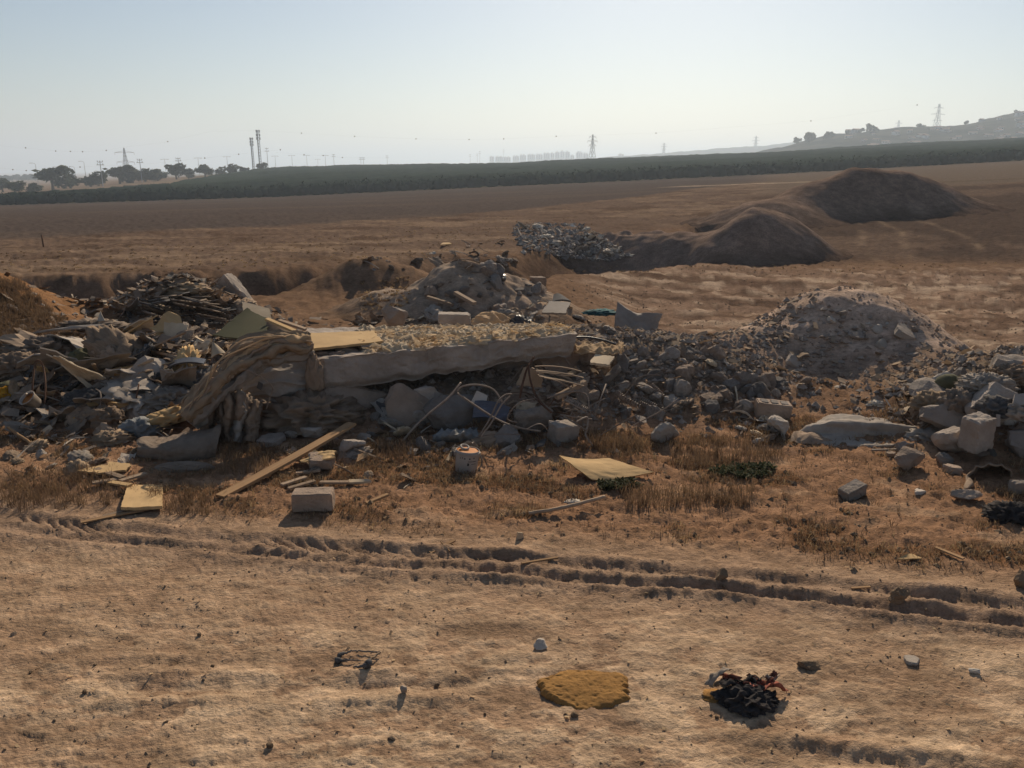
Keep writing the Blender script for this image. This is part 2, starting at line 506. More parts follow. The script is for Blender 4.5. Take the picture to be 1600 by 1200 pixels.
# ------------------------------------------------------------------ the ground: one sheet to the horizon
def build_ground():
    az_in = np.linspace(-R(40), R(40), 690)
    az_l = -np.geomspace(R(40.4), R(180), 60)[::-1]
    az_r = np.geomspace(R(40.4), R(180), 60)
    az = np.concatenate([az_l, az_in, az_r])
    # rows follow what a standing viewer sees: dense near, thin far
    dep = np.linspace(math.atan(3 / 1.2), math.atan(3 / 30.), 520)
    r1 = 3 / np.tan(dep)
    r2 = np.geomspace(30.4, 120, 90)
    r3 = np.geomspace(123, 14000, 90)
    rr = np.concatenate([[.02, .5], r1, r2, r3])
    A, RR = np.meshgrid(az, rr, indexing='ij')
    X = RR * np.sin(A); Y = RR * np.cos(A)
    Z = H1(X.ravel(), Y.ravel()).reshape(X.shape)
    v = np.stack([X.ravel(), Y.ravel(), Z.ravel()], 1)
    f = grid_faces(len(az), len(rr))[:, ::-1]
    me = mesh_np('ground', v, f)
    x, y = v[:, 0], v[:, 1]
    def c(*t): return np.array(t)[None, :]
    def mixc(col, new, m): return col * (1 - m[:, None]) + new * m[:, None]
    t = road_t(x, y)
    col = np.repeat(c(.335, .235, .158), len(x), 0)
    # bleached, compacted patches of the dirt road
    for s_, th_, hh_, sd_ in CRUST[:3]:
        col = mixc(col, c(.55, .425, .295), (.5 - .32 * sm(y, 3.8, 5.0)) * sm(fbm(x * s_, y * s_ * 2.1, 4, sd_), th_, th_ + .05) * (1 - sm(t, -.3, .5)))
    col = mixc(col, c(.28, .195, .13), .6 * sm(fbm(x * .9 + 5, y * 2.8, 5, 102), .05, .32) * (1 - sm(t, -.2, .4)))
    col = mixc(col, c(.26, .19, .14), .7 * np.exp(-((t + .24) / .36) ** 4))  # loose rut soil, with some of the ruts' shade mixed into its colour
    vg = verge(x, y)
    col = mixc(col, c(.275, .172, .108), vg)
    col = mixc(col, c(.165, .092, .05), vg * sm(fbm(x * 1.5, y * 2.6, 5, 103), -.05, .35) * .9)
    col = mixc(col, c(.37, .262, .175), vg * sm(fbm(x * 2.2 + 9, y * 4, 4, 104), .2, .5) * .6)
    mid = sm(y, 10.5, 13)
    col = mixc(col, c(.175, .118, .08), mid)
    # flat ground right of the heaps
    rf = sm(x, 1, 4) * sm(y, 11.5, 14) * (1 - sm(y, 27, 33))
    q = y * 2.2 + .22 * x + .8 * fbm(x * .25, y * .25, 2, 44)
    col = mixc(col, c(.225, .16, .118), rf)
    col = mixc(col, c(.11, .075, .055), rf * sm(fbm(x * .3, q * 1.3, 4, 105), -.05, .25) * .85)
    col = mixc(col, c(.39, .31, .235), rf * sm(fbm(x * .4 + 4, q * 2.0, 4, 106), .05, .35) * .9)
    # dry meadow beyond the gully
    yb = np.interp(x, _GX, _GY) + np.interp(x, _GX, _GW)
    md = sm(y - yb, -1.5, 1.5) * sm(y, 15, 20)
    col = mixc(col, c(.142, .104, .08), md)
    col = mixc(col, c(.235, .175, .125), md * sm(fbm(x * .22, y * .5, 5, 107), .1, .4) * .7)
    col = mixc(col, c(.085, .057, .04), md * sm(fbm(x * .3 + 7, y * .7, 5, 108), .15, .45) * .7)
    tr = np.abs(y - (33 + .33 * x)); tr = np.minimum(tr, np.abs(y - (38.5 + .36 * x)))
    col = mixc(col, c(.30, .23, .165), md * np.exp(-(tr / .35) ** 2) * .6 * (1 - sm(x, 0, 5)))
    # bank faces and gully floor: bare brown soil
    gm = sm(-gully(x, y), .15, .8)
    col = mixc(col, c(.15, .102, .07), gm)
    col = mixc(col, c(.085, .058, .042), gm * sm(fbm(x * .9, y * .9, 4, 109), 0, .4) * .8)
    # fallow field
    u = x / np.maximum(y, 1)
    fe = np.interp(u, [-.63, -.29, -.08, .16, .3], [40, 49, 59, 86, 120])
    fl = sm(y - fe, -1.5, 2.5) * (1 - sm(u, .28, .36))
    col = mixc(col, c(.088, .073, .066), fl)
    col = mixc(col, c(.11, .088, .074), fl * sm(fbm(x * .03, y * .09, 4, 110), 0, .4) * .6)
    # brown right slope with wheel marks; shade from its tilt is put into the colour
    rs = sm(u, .27, .36) * sm(y, 31, 36) * (1 - sm(y, 74, 80))
    col = mixc(col, c(.085, .064, .052), rs)
    col = mixc(col, c(.17, .125, .095), rs * sm(fbm(x * .3, y * .15, 5, 111), .12, .4) * .5)
    for k, off in enumerate((0, 1.7, 4.6)):
        pth = np.abs(x - (17.2 + off + (y - 38) * .30 + .5 * np.sin(y * .3 + k)))
        col = mixc(col, c(.38, .29, .2), rs * np.exp(-(pth / .22) ** 2) * .3 * sm(vn(x * .8, y * .8, 113), -.5, .5))
    fr = sm(y, 74, 82) * sm(u, .28, .36)
    col = mixc(col, c(.135, .108, .085), fr)
    rd = np.exp(-((y - (118 - .42 * (x - 20))) / 2.2) ** 2) * sm(u, .17, .22) * (1 - sm(u, .33, .4))
    col = mixc(col, c(.42, .34, .25), rd * .8)
    hd = np.exp(-((y - 88) / 1.2) ** 2) * sm(u, .44, .5)
    col = mixc(col, c(.10, .075, .05), hd * .8)
    orch = sm(y, 190, 200)
    col = mixc(col, c(.085, .085, .05), orch)
    col = mixc(col, c(.20, .15, .105), sm(y, 330, 360) * (1 - sm(u, -.42, -.32)))
    rb = rubble_mask(x, y)
    col = mixc(col, c(.225, .185, .145), np.clip(rb * 1.1, 0, 1) * (1 - .3 * sm(fbm(x * 2, y * 2, 3, 112), 0, .4)))
    bk = np.exp(-(((x + 9.9) / 3) ** 2 + ((y - 13.6) / 3) ** 2))
    col = mixc(col, c(.235, .135, .07), np.clip(bk * 1.5, 0, 1) * .9)
    col = col * SOIL
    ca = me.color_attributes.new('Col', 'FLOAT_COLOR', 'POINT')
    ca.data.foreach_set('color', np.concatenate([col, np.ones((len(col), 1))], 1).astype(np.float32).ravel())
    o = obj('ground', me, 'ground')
    return kind(o, 'structure')
build_ground()

# ------------------------------------------------------------------ mounds of tipped earth
def build_mound(key, name, label, tint, n=150, ext=2.3, grit=.05, gscale=5):
    cx, cy, rx, ry, h, p, rot = MOUNDS[key]
    w = 2.4 if key == 'tall_far_mound' else 1.0
    xs = np.linspace(cx - rx * ext * w ** .6, cx + rx * ext * w ** .6, n); ys = np.linspace(cy - ry * ext * (1.6 if w > 1 else 1), cy + ry * ext, n)
    X, Y = np.meshgrid(xs, ys, indexing='ij'); X = X.ravel(); Y = Y.ravel()
    b = mound_h(X, Y, key)
    Z = H0(X, Y) + b + grit * fbm((X - cx) * gscale, (Y - cy) * gscale, 4, 130) * np.clip(b / h * 4, 0, 1)
    base = H1(X, Y)
    Z = np.where(b > 0, Z, base - .12 - .3 * h * .1)
    v = np.stack([X - cx, Y - cy, Z], 1)
    zc = gz_ground(cx, cy); v[:, 2] -= zc
    me = mesh_np(name, v, grid_faces(n, n)[:, ::-1])
    me.flip_normals()
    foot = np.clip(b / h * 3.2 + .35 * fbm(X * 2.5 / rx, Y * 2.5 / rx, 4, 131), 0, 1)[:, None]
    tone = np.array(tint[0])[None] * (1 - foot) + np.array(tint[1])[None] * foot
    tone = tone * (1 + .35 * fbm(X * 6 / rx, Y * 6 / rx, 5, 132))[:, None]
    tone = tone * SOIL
    ca = me.color_attributes.new('Col', 'FLOAT_COLOR', 'POINT')
    ca.data.foreach_set('color', np.concatenate([tone, np.ones((len(tone), 1))], 1).astype(np.float32).ravel())
    o = obj(name, me, 'ground', loc=(cx, cy, zc))
    return tag(o, label, 'mound')

def gz_ground(x, y):
    return float(H0(np.array([x]), np.array([y]))[0])

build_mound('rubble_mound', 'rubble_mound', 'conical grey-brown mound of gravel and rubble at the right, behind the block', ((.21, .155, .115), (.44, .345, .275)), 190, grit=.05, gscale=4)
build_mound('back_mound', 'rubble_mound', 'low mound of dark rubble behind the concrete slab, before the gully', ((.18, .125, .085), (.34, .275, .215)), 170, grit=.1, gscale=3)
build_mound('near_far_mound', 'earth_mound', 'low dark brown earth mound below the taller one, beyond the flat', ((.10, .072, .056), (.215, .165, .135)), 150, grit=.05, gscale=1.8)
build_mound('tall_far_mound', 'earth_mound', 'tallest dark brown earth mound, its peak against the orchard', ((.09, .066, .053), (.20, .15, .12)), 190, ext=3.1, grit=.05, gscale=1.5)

# ------------------------------------------------------------------ hills on the right horizon
HILL = {}
def hill_z(name, px, y):
    xs, zs, y0, half, base = HILL[name]
    return base + (float(np.interp(px, xs, zs)) - base) * math.exp(-((y - y0) / half * 1.6) ** 2)

def build_hill(name, pts, y0, half, base, m, rough, n=(220, 40), seed=3):
    px = np.array([p[0] for p in pts], float); py = np.array([p[1] for p in pts], float)
    cols = np.linspace(px[0], px[-1], n[0])
    rid = np.interp(cols, px, py)
    zr = np.array([W(a, b, y0).z for a, b in zip(cols, rid)])
    HILL[name] = (cols, zr, y0, half, base)
    s = np.linspace(-1, 1, n[1])
    C, Sg = np.meshgrid(cols, s, indexing='ij')
    Y = y0 + Sg * half
    X = (C - 800) / FPX * y0 * (math.cos(PITCH) + 0 * Y) / 1.0 * (Y / y0)
    prof = np.exp(-(Sg * 1.6) ** 2)
    Zr = np.repeat(zr[:, None], n[1], 1)
    Z = base + (Zr - base) * prof
    nz = fbm(X / rough * .12, Y / rough * .12, 5, seed)
    Z = Z + nz * rough * (0.3 + .7 * prof) * np.clip((Zr - base) / 30, 0, 1)
    v = np.stack([X.ravel(), Y.ravel(), Z.ravel()], 1)
    me = mesh_np(name, v, grid_faces(*n)[:, ::-1])
    me.flip_normals()
    o = obj(name, me, m)
    return kind(o, 'structure')
build_hill('hill', [(1000, 262), (1120, 244), (1180, 238), (1240, 224), (1300, 211), (1350, 203), (1400, 202), (1450, 199), (1500, 193), (1540, 186), (1600, 174), (1700, 155), (1900, 150), (2300, 190), (2600, 260)], 1000, 330, 2, 'hill_scrub', 5)
build_hill('far_hill', [(860, 262), (940, 246), (1040, 240), (1120, 233), (1200, 228), (1300, 216), (1420, 205), (1600, 200), (1900, 220), (2300, 262)], 2600, 700, 10, 'hill_scrub', 6, seed=8)

# ------------------------------------------------------------------ the orchard: rows of low trees, one green mass
def build_orchard():
    V, F = [], []
    base_v = []
    bm = bmesh.new(); bmesh.ops.create_icosphere(bm, subdivisions=1, radius=1)
    bm.verts.ensure_lookup_table()
    iv = np.array([v.co[:] for v in bm.verts]); fi = np.array([[v.index for v in f.verts] for f in bm.faces]); bm.free()
    rs = np.random.RandomState(5)
    pos = []
    y = 197.0
    row = 0
    while y < 520:
        xs = np.arange(-.70 * y, .80 * y, 2.0 if row < 5 else (2.4 if y < 330 else 3.2))
        u = xs / y
        lim = np.interp(u, [-.7, -.63, -.42, -.30, -.2], [215, 225, 290, 480, 530])
        for x in xs[y < lim]:
            pos.append((x + rs.uniform(-.8, .8), y + rs.uniform(-1, 1), row))
        y += 3.6 if y < 260 else 4.6
        row += 1
        if row > 3:
            break
    P = np.array(pos)
    gzv = H0(P[:, 0], P[:, 1])
    off = 0
    y0 = P[:, 2]
    for k in range(len(P)):
        s = rs.uniform(.85, 1.25) if y0[k] > 1 else rs.uniform(1.2, 1.7)
        jit = iv * (1 + rs.uniform(-.22, .22, (len(iv), 1)))
        v = jit * np.array([s * 1.15, s * 1.15, s * rs.uniform(.7, 1.0)]) + np.array([P[k, 0], P[k, 1], gzv[k] + s * .75])
        V.append(v); F.append(fi + off); off += len(v)
        if P[k, 2] < 2:
            n = 26
            th = rs.uniform(0, 6.283, n); ph = rs.uniform(-.2, 1.0, n)
            c = np.stack([np.cos(th) * np.cos(ph), np.sin(th) * np.cos(ph), np.sin(ph)], 1) * s * rs.uniform(.9, 1.35, (n, 1)) + np.array([P[k, 0], P[k, 1], gzv[k] + s * .8])
            a = rs.normal(0, .32, (n, 3)); b = rs.normal(0, .32, (n, 3))
            v = np.stack([c, c + a, c + b], 1).reshape(-1, 3)
            V.append(v); F.append(np.arange(n * 3).reshape(-1, 3) + off); off += n * 3
    # the closed canopy behind the front rows
    n1, n2 = 420, 280
    q = np.linspace(0, 1, n2) ** 1.1
    uu = np.linspace(-.72, .82, n1)
    lim = np.interp(uu, [-.72, -.63, -.42, -.30, -.2, .82], [218, 226, 290, 480, 530, 530])
    Yc = 206 + (lim[:, None] - 206) * q[None]
    Xc = uu[:, None] * Yc
    Zc = H0(Xc.ravel(), Yc.ravel()).reshape(Xc.shape) + 1.7 + .45 * fbm(Xc * .35, Yc * .3, 3, 140) + .45 * np.sin(Yc * 1.25 + .05 * Xc) + .5 * vn(Xc * .04, Yc * .04, 141)
    Zc[:, -1] -= 3
    c3 = np.stack([Xc.ravel(), Yc.ravel(), Zc.ravel()], 1)
    g4 = grid_faces(n1, n2, off)
    V.append(c3); F.append(g4[:, [0, 1, 2]]); F.append(g4[:, [0, 2, 3]])
    me = mesh_np('orchard', np.concatenate(V), np.concatenate(F), smooth=True)
    o = obj('orchard', me, 'orchard_leaf')
    kind(o, 'stuff'); o['label'] = 'dark green orchard covering the slope beyond the fallow field'; o['category'] = 'orchard'
build_orchard()

# ------------------------------------------------------------------ distant trees
def leaf_crown(rs, lobes, n, size):
    V = []
    for k in range(n):
        cx, cy, cz, r = lobes[rs.randint(len(lobes))]
        d = rs.normal(0, 1, 3); d /= np.linalg.norm(d) + 1e-9
        c = np.array([cx, cy, cz]) + d * r * rs.uniform(.55, 1.05) * np.array([1, 1, .85])
        a = rs.normal(0, size, 3); b = rs.normal(0, size, 3)
        V += [c - a * .5 - b * .5, c + a * .5 - b * .5, c + a * .5 + b * .5, c - a * .5 + b * .5]
    V = np.array(V)
    return mesh_np('crown', V, np.arange(len(V)).reshape(-1, 4), smooth=False)

def tube_mesh(name, pts, rad, sides=6, caps=True):
    """tube along a polyline; rad number or list"""
    P = [Vector(p) for p in pts]
    n = len(P)
    rads = rad if hasattr(rad, '__len__') else [rad] * n
    v, f = [], []
    up = Vector((0, 0, 1))
    prev = None
    for i in range(n):
        t = (P[min(i + 1, n - 1)] - P[max(i - 1, 0)]).normalized()
        a = t.cross(up if prev is None else prev)
        if prev is not None:
            b = prev - t * prev.dot(t)
            b.normalize() if b.length > 1e-6 else None
            a = t.cross(b)
        else:
            if a.length < 1e-3:
                a = t.cross(Vector((1, 0, 0)))
            a.normalize(); b = a.cross(t).normalized()
        a.normalize(); prev = b
        for k in range(sides):
            q = 2 * math.pi * k / sides
            v.append(P[i] + (a * math.cos(q) + b * math.sin(q)) * rads[i])
    for i in range(n - 1):
        for k in range(sides):
            k2 = (k + 1) % sides
            f.append((i * sides + k, i * sides + k2, (i + 1) * sides + k2, (i + 1) * sides + k))
    if caps:
        f.append(tuple(range(sides))[::-1]); f.append(tuple((n - 1) * sides + k for k in range(sides)))
    return v, f

def join(parts):
    V, F = [], []
    for v, f in parts:
        o = len(V); V += list(v); F += [tuple(i + o for i in q) for q in f]
    return V, F

def box_vf(cx, cy, cz, sx, sy, sz, rz=0.0):
    v = []
    for dz in (-.5, .5):
        for dx, dy in ((-.5, -.5), (.5, -.5), (.5, .5), (-.5, .5)):
            x, y = dx * sx, dy * sy
            v.append((cx + x * math.cos(rz) - y * math.sin(rz), cy + x * math.sin(rz) + y * math.cos(rz), cz + dz * sz))
    return v, [(0, 3, 2, 1), (4, 5, 6, 7), (0, 1, 5, 4), (1, 2, 6, 5), (2, 3, 7, 6), (3, 0, 4, 7)]

TREES = {}
def tree_meshes(i):
    if i in TREES:
        return TREES[i]
    rs = np.random.RandomState(40 + i)
    lobes = []
    h = 1.0
    for k in range(7):
        a = rs.uniform(0, 6.28); d = rs.uniform(.05, .42)
        lobes.append((d * math.cos(a), d * math.sin(a), rs.uniform(.28, .8), rs.uniform(.17, .3)))
    crown = leaf_crown(rs, lobes, 750, .06)
    parts = [tube_mesh('t', [(0, 0, -.05), (.01, 0, .2), (.02, .01, .5), (0, 0, .75)], [.045, .035, .022, .008])]
    for k in range(4):
        l = lobes[k]
        parts.append(tube_mesh('l', [(.01, 0, .25 + .04 * k), (l[0] * .6, l[1] * .6, l[2] * .8), (l[0], l[1], l[2])], [.02, .012, .005], 5))
    trunk = mesh('trunk', *join(parts), smooth=True)
    TREES[i] = (crown, trunk)
    return TREES[i]

def tree(px, py_top, py_base, y, i, label, wide=1.0, group='distant trees'):
    x = W(px, py_base, y).x
    z = gz(x, y)
    hgt = max(3.0, W(px, py_top, y).z - z)
    t = thing('distant_tree', label, 'tree', (x, y, z), rng.uniform(0, 6), group)
    c, k = tree_meshes(i % 5)
    a = obj('crown', c, 'tree_leaf', t); b = obj('trunk', k, 'bark', t)
    t.scale = (hgt * wide, hgt * wide, hgt)
LT = 'dark leafy tree standing along the road on the left horizon'
for k, (px, top, y, w) in enumerate([(82, 259, 380, 1.15), (110, 268, 390, 1.2), (142, 264, 400, 1.2), (53, 284, 330, 1.0), (22, 282, 330, 1.2),
                          (188, 258, 420, 1.2), (206, 255, 430, 1.3), (228, 260, 430, 1.2), (247, 262, 430, 1.2), (277, 254, 440, 1.1), (296, 263, 440, 1.2),
                          (322, 254, 450, 1.2), (345, 262, 460, 1.2), (362, 254, 470, 1.1), (383, 260, 480, 1.2), (410, 254, 500, 1.1), (3, 275, 400, 1.2)]):
    tree(px, top, 290, y, k, LT, w * 1.3, 'trees on the left horizon')
for k, (px, y, hh) in enumerate([(1258, 945, 12), (1264, 939, 13), (1286, 939, 10), (1294, 945, 8), (1242, 955, 9), (1352, 939, 10), (1340, 945, 7), (1362, 945, 8), (1430, 960, 8), (1318, 945, 6), (1575, 960, 7), (1500, 960, 6)]):
    x = (px - 800) / FPX * math.cos(PITCH) * y
    t = thing('distant_tree', 'hazy tree on the ridge of the hill with houses on the right', 'tree', (x, y, hill_z('hill', px, y) - 2), rng.uniform(0, 6), 'trees on the right ridge')
    c, q = tree_meshes(k % 5)
    obj('crown', c, 'tree_leaf', t); obj('trunk', q, 'bark', t); t.scale = (hh, hh, hh)
for k in range(14):
    tree(-10 + k * 7.5 + rng.uniform(-2, 2), 272 + rng.uniform(-2, 2), 282, 1100 + 60 * (k % 3), k, 'blue hazy tree in the far row at the left edge', 1.5, 'far row of trees at the left edge')

# ------------------------------------------------------------------ pylons, masts, lamps
def pylon_meshes(h, w, arms, mem):
    """lattice tower of height h: four legs, braces, cross arms"""
    def half(z): return w * (1 - z / h) ** 1.15 * .5 + .35 * w / 8
    legs, br, ar = [], [], []
    zs = [h * q for q in (0, .2, .38, .54, .68, .8, .9, 1.0)]
    for sx, sy in ((-1, -1), (1, -1), (1, 1), (-1, 1)):
        legs.append(tube_mesh('l', [(sx * half(z), sy * half(z), z) for z in zs], mem, 4))
    for a, b in zip(zs[:-1], zs[1:]):
        for s in (-1, 1):
            for ax in (0, 1):
                p = [[-half(a), s * half(a), a], [half(b), s * half(b), b]]; q = [[half(a), s * half(a), a], [-half(b), s * half(b), b]]
                if ax:
                    p = [[c[1], c[0], c[2]] for c in p]; q = [[c[1], c[0], c[2]] for c in q]
                br.append(tube_mesh('b', p, mem * .6, 4)); br.append(tube_mesh('b', q, mem * .6, 4))
    for z, l in arms:
        for s in (-1, 1):
            ar.append(tube_mesh('a', [(0, -.3, z * h), (s * l, 0, z * h + .1)], mem * .8, 4))
            ar.append(tube_mesh('a', [(0, .3, z * h + 1.6), (s * l, 0, z * h + .1)], mem * .7, 4))
            ar.append(tube_mesh('a', [(s * l, 0, z * h + .1), (s * l, 0, z * h - 1.8)], mem * .7, 4))
    return [('leg', mesh('leg', *q)) for q in legs] + [('bracing', mesh('bracing', *join(br)))] + [('cross_arm', mesh('cross_arm', *join(ar[i:i + 3]))) for i in range(0, len(ar), 3)]

def pylon(px, top, y, label, arms=((.68, 4.5), (.8, 6.5), (.92, 4.5)), wfac=.2, rz=0.0, mem=None):
    x = W(px, 260, y).x; z = gz(x, y)
    h = W(px, top, y).z - z
    t = thing('power_pylon', label, 'pylon', (x, y, z), rz, 'power pylons')
    mm = mem or max(.12, y * .00022)
    for nm, me in pylon_meshes(h, h * wfac, [(a, l * h / 35) for a, l in arms], mm):
        o = obj(nm, me, 'steel', t)
        if nm == 'bracing':
            kind(o, 'stuff')
pylon(925, 210, 900, 'lattice power pylon on the orchard crest right of the city blocks', rz=.5)
pylon(1455, 162, 1500, 'tallest lattice pylon above the hillside on the right', rz=.4)
pylon(1396, 188, 2100, 'smaller lattice pylon left of the tallest hillside pylon', rz=.4)
pylon(1178, 212, 2400, 'faint lattice pylon left of the ridge trees', rz=.3)
pylon(1036, 223, 2400, 'faint lattice pylon right of the city blocks, beyond the orchard', rz=.3)
pylon(197, 231, 700, 'wide-armed lattice pylon above the left tree row', ((.55, 10), (.85, 11)), .22)

def pole(px, top, y, name, label, cat, arm, group, rad=.22):
    x = W(px, 275, y).x; z = gz(x, y); h = max(4, W(px, top, y).z - z)
    t = thing(name, label, cat, (x, y, z), 0, group)
    obj('pole', mesh('pole', *tube_mesh('p', [(0, 0, -.3), (0, 0, h * .5), (0, 0, h)], [rad, rad * .85, rad * .6], 6)), 'steel', t)
    if arm == 'lamp':
        obj('lamp_arm', mesh('lamp_arm', *tube_mesh('a', [(0, 0, h), (-.5, 0, h + .6), (-1.6, 0, h + .9), (-2.6, 0, h + .9)], rad * .6, 5)), 'steel', t)
        obj('lamp_head', mesh('lamp_head', *box_vf(-3.0, 0, h + .85, 1.2, .5, .25)), 'steel', t)
    elif arm == 'double':
        obj('lamp_arm', mesh('lamp_arm', *tube_mesh('a', [(-2.2, 0, h), (0, 0, h + .2), (2.2, 0, h)], rad * .6, 5)), 'steel', t)
        for s in (-1, 1):
            obj('lamp_head', mesh('lamp_head', *box_vf(s * 2.4, 0, h, 1.1, .5, .25)), 'steel', t)
    else:
        for k, q in enumerate((.86, .97)):
            ca = obj('cross_arm', mesh('cross_arm', *box_vf(0, 0, h * q, 3.4 - k, .25, .25)), 'steel', t)
            [obj('insulator', mesh('insulator', *box_vf(s * 1.2, 0, h * q + .4, .2, .2, .5)), 'steel', ca) for s in (-1, 0, 1)]
SL = 'thin street lamp rising over the trees on the left horizon'
for px, top, y, a in ((58, 257, 520, 'lamp'), (118, 262, 560, 'lamp'), (134, 254, 560, 'lamp'), (260, 249, 600, 'double'), (312, 247, 620, 'double'), (357, 245, 640, 'double'),
                      (432, 244, 700, 'double'), (458, 243, 720, 'double'), (481, 243, 720, 'double'), (510, 243, 740, 'double'), (498, 249, 900, 'double')):
    pole(px, top, y, 'street_lamp', SL, 'street lamp', a, 'street lamps on the left horizon', .16)
UP_ = 'wooden utility pole with cross arms on the left horizon'
for px, top, y in ((159, 252, 380), (221, 249, 420), (281, 247, 460), (420, 231, 620), (523, 241, 760), (565, 246, 800), (569, 246, 800), (606, 243, 900), (746, 240, 1200), (750, 236, 1200), (735, 241, 1200), (787, 233, 1300)):
    pole(px, top, y, 'utility_pole', UP_, 'pole', 'cross', 'utility poles on the left horizon', .2)

def mast(px, top, y, label, w):
    x = W(px, 262, y).x; z = gz(x, y); h = W(px, top, y).z - z
    t = thing('antenna_mast', label, 'antenna mast', (x, y, z))
    L = []
    for k in range(3):
        a = 2.1 * k
        L.append(tube_mesh('m', [(w * math.cos(a), w * math.sin(a), 0), (w * .8 * math.cos(a), w * .8 * math.sin(a), h)], .22, 5))
    for q in L:
        obj('leg', mesh('leg', *q), 'steel', t)
    B = []
    n = 14
    for i in range(n):
        for k in range(3):
            a, b = 2.1 * k, 2.1 * (k + 1)
            B.append(tube_mesh('m', [(w * .9 * math.cos(a), w * .9 * math.sin(a), h * i / n), (w * .9 * math.cos(b), w * .9 * math.sin(b), h * (i + 1) / n)], .1, 4))
    kind(obj('bracing', mesh('bracing', *join(B)), 'steel', t), 'stuff')
    for zz in (.97, .88, .8):
        for a in (0, 2.1, 4.2):
            obj('antenna', mesh('antenna', *box_vf(1.3 * w * math.cos(a), 1.3 * w * math.sin(a), h * zz, .7, .7, h * .06)), 'steel', t)
mast(407, 203, 650, 'tallest lattice antenna mast on the left horizon', 1.1)
mast(396, 215, 650, 'shorter antenna mast just left of the tallest one', .9)

# power lines with marker balls strung across the sky
def power_line(label, pts, y, balls):
    t = thing('power_line', label, 'power line', tuple(W(*pts[0], y)), 0, 'power lines with marker balls')
    o0 = Vector(t.location)
    px = [p[0] for p in pts]; py = [p[1] for p in pts]
    P = [W(a, float(np.interp(a, px, py)) , y) - o0 for a in np.linspace(px[0], px[-1], 60)]
    obj('wire', mesh('wire', *tube_mesh('w', P, .008, 4)), 'steel', t)
    bm = bmesh.new(); bmesh.ops.create_icosphere(bm, subdivisions=2, radius=.27)
    me = bpy.data.meshes.new('marker_ball'); bm.to_mesh(me); bm.free()
    for a in balls:
        obj('marker_ball', me, 'marker', t, W(a, float(np.interp(a, px, py)), y) - o0)
power_line('thin power line with dark marker balls, high across the middle sky', [(250, 224), (330, 205), (400, 204), (471, 208), (554, 213), (650, 217), (733, 218), (787, 217), (869, 213), (1025, 208), (1267, 189), (1433, 164)], 400, [262, 471, 554, 650, 733, 787, 869, 1025, 1267, 1433])
power_line('thin power line with dark marker balls at the left edge of the sky', [(-20, 226), (40, 231), (87, 236), (110, 236.5), (129, 237), (166, 235), (190, 230), (262, 222)], 380, [40, 87, 110, 129, 166])
power_line('thin power line with dark marker balls low over the left trees', [(0, 262), (20, 265), (41, 266.5), (125, 261), (230, 256), (320, 247), (373, 241), (438, 234)], 360, [20, 41, 125, 320, 373, 438])
power_line('thin power line with dark marker balls right of the antenna masts', [(430, 238), (475, 241.5), (505, 243), (535, 246), (600, 247)], 420, [475, 505, 535])

# ------------------------------------------------------------------ far city and the houses on the hill
def block(px0, px1, top, y, label, steps, group):
    a = W(px0, 250, y); b = W(px1, 250, y)
    w = b.x - a.x
    x = (a.x + b.x) / 2
    z = gz(x, y) - 2
    h = W(px0, top, y).z - z
    t = thing('apartment_block', label, 'building', (x, y, z), 0, group)
    P = [box_vf(0, 0, h * .46, w, 18, h * .92)]
    obj('wall', mesh('wall', *join(P)), 'far_wall', t)
    rr = random.Random(int(px0))
    for k in range(steps):
        ww = w / (steps + .6)
        obj('roof_tower', mesh('roof_tower', *box_vf(-w / 2 + ww * (k + .7) + rr.uniform(-1, 1), rr.uniform(-3, 3), h * .92 + h * .04 + .01, ww * .6, 9, h * rr.uniform(.07, .16))), 'far_wall', t)
    n = max(2, int(w / 7))
    vf = []
    for i in range(n):
        for j in range(5):
            vf.append(box_vf(-w / 2 + w * (i + .5) / n, -9.0, h * (.5 + .085 * j), w / n * .5, .3, 1.8))
    wo_ = obj('windows', mesh('windows', *join(vf)), 'far_window', t)
    kind(wo_, 'stuff')
CB = 'pale hazy apartment block of the distant city on the horizon'
for (a, b, top, st) in ((765, 772, 244, 1), (774, 786, 244.5, 2), (787, 798, 244, 2), (801, 811, 243, 2), (812, 822, 243.5, 2), (824, 836, 242, 2), (837, 848, 241, 3), (849, 859, 241.5, 2),
                        (860, 866, 239.5, 1), (867, 874, 239, 1), (875, 882, 238, 1), (883, 890, 239, 1), (891, 897, 242, 1), (900, 910, 239.5, 2), (911, 919, 241, 2), (966, 974, 241.5, 1)):
    block(a, b, top - 1.0 + rng.uniform(-2.2, 1.6), 3000, CB, st, 'apartment blocks of the distant city')

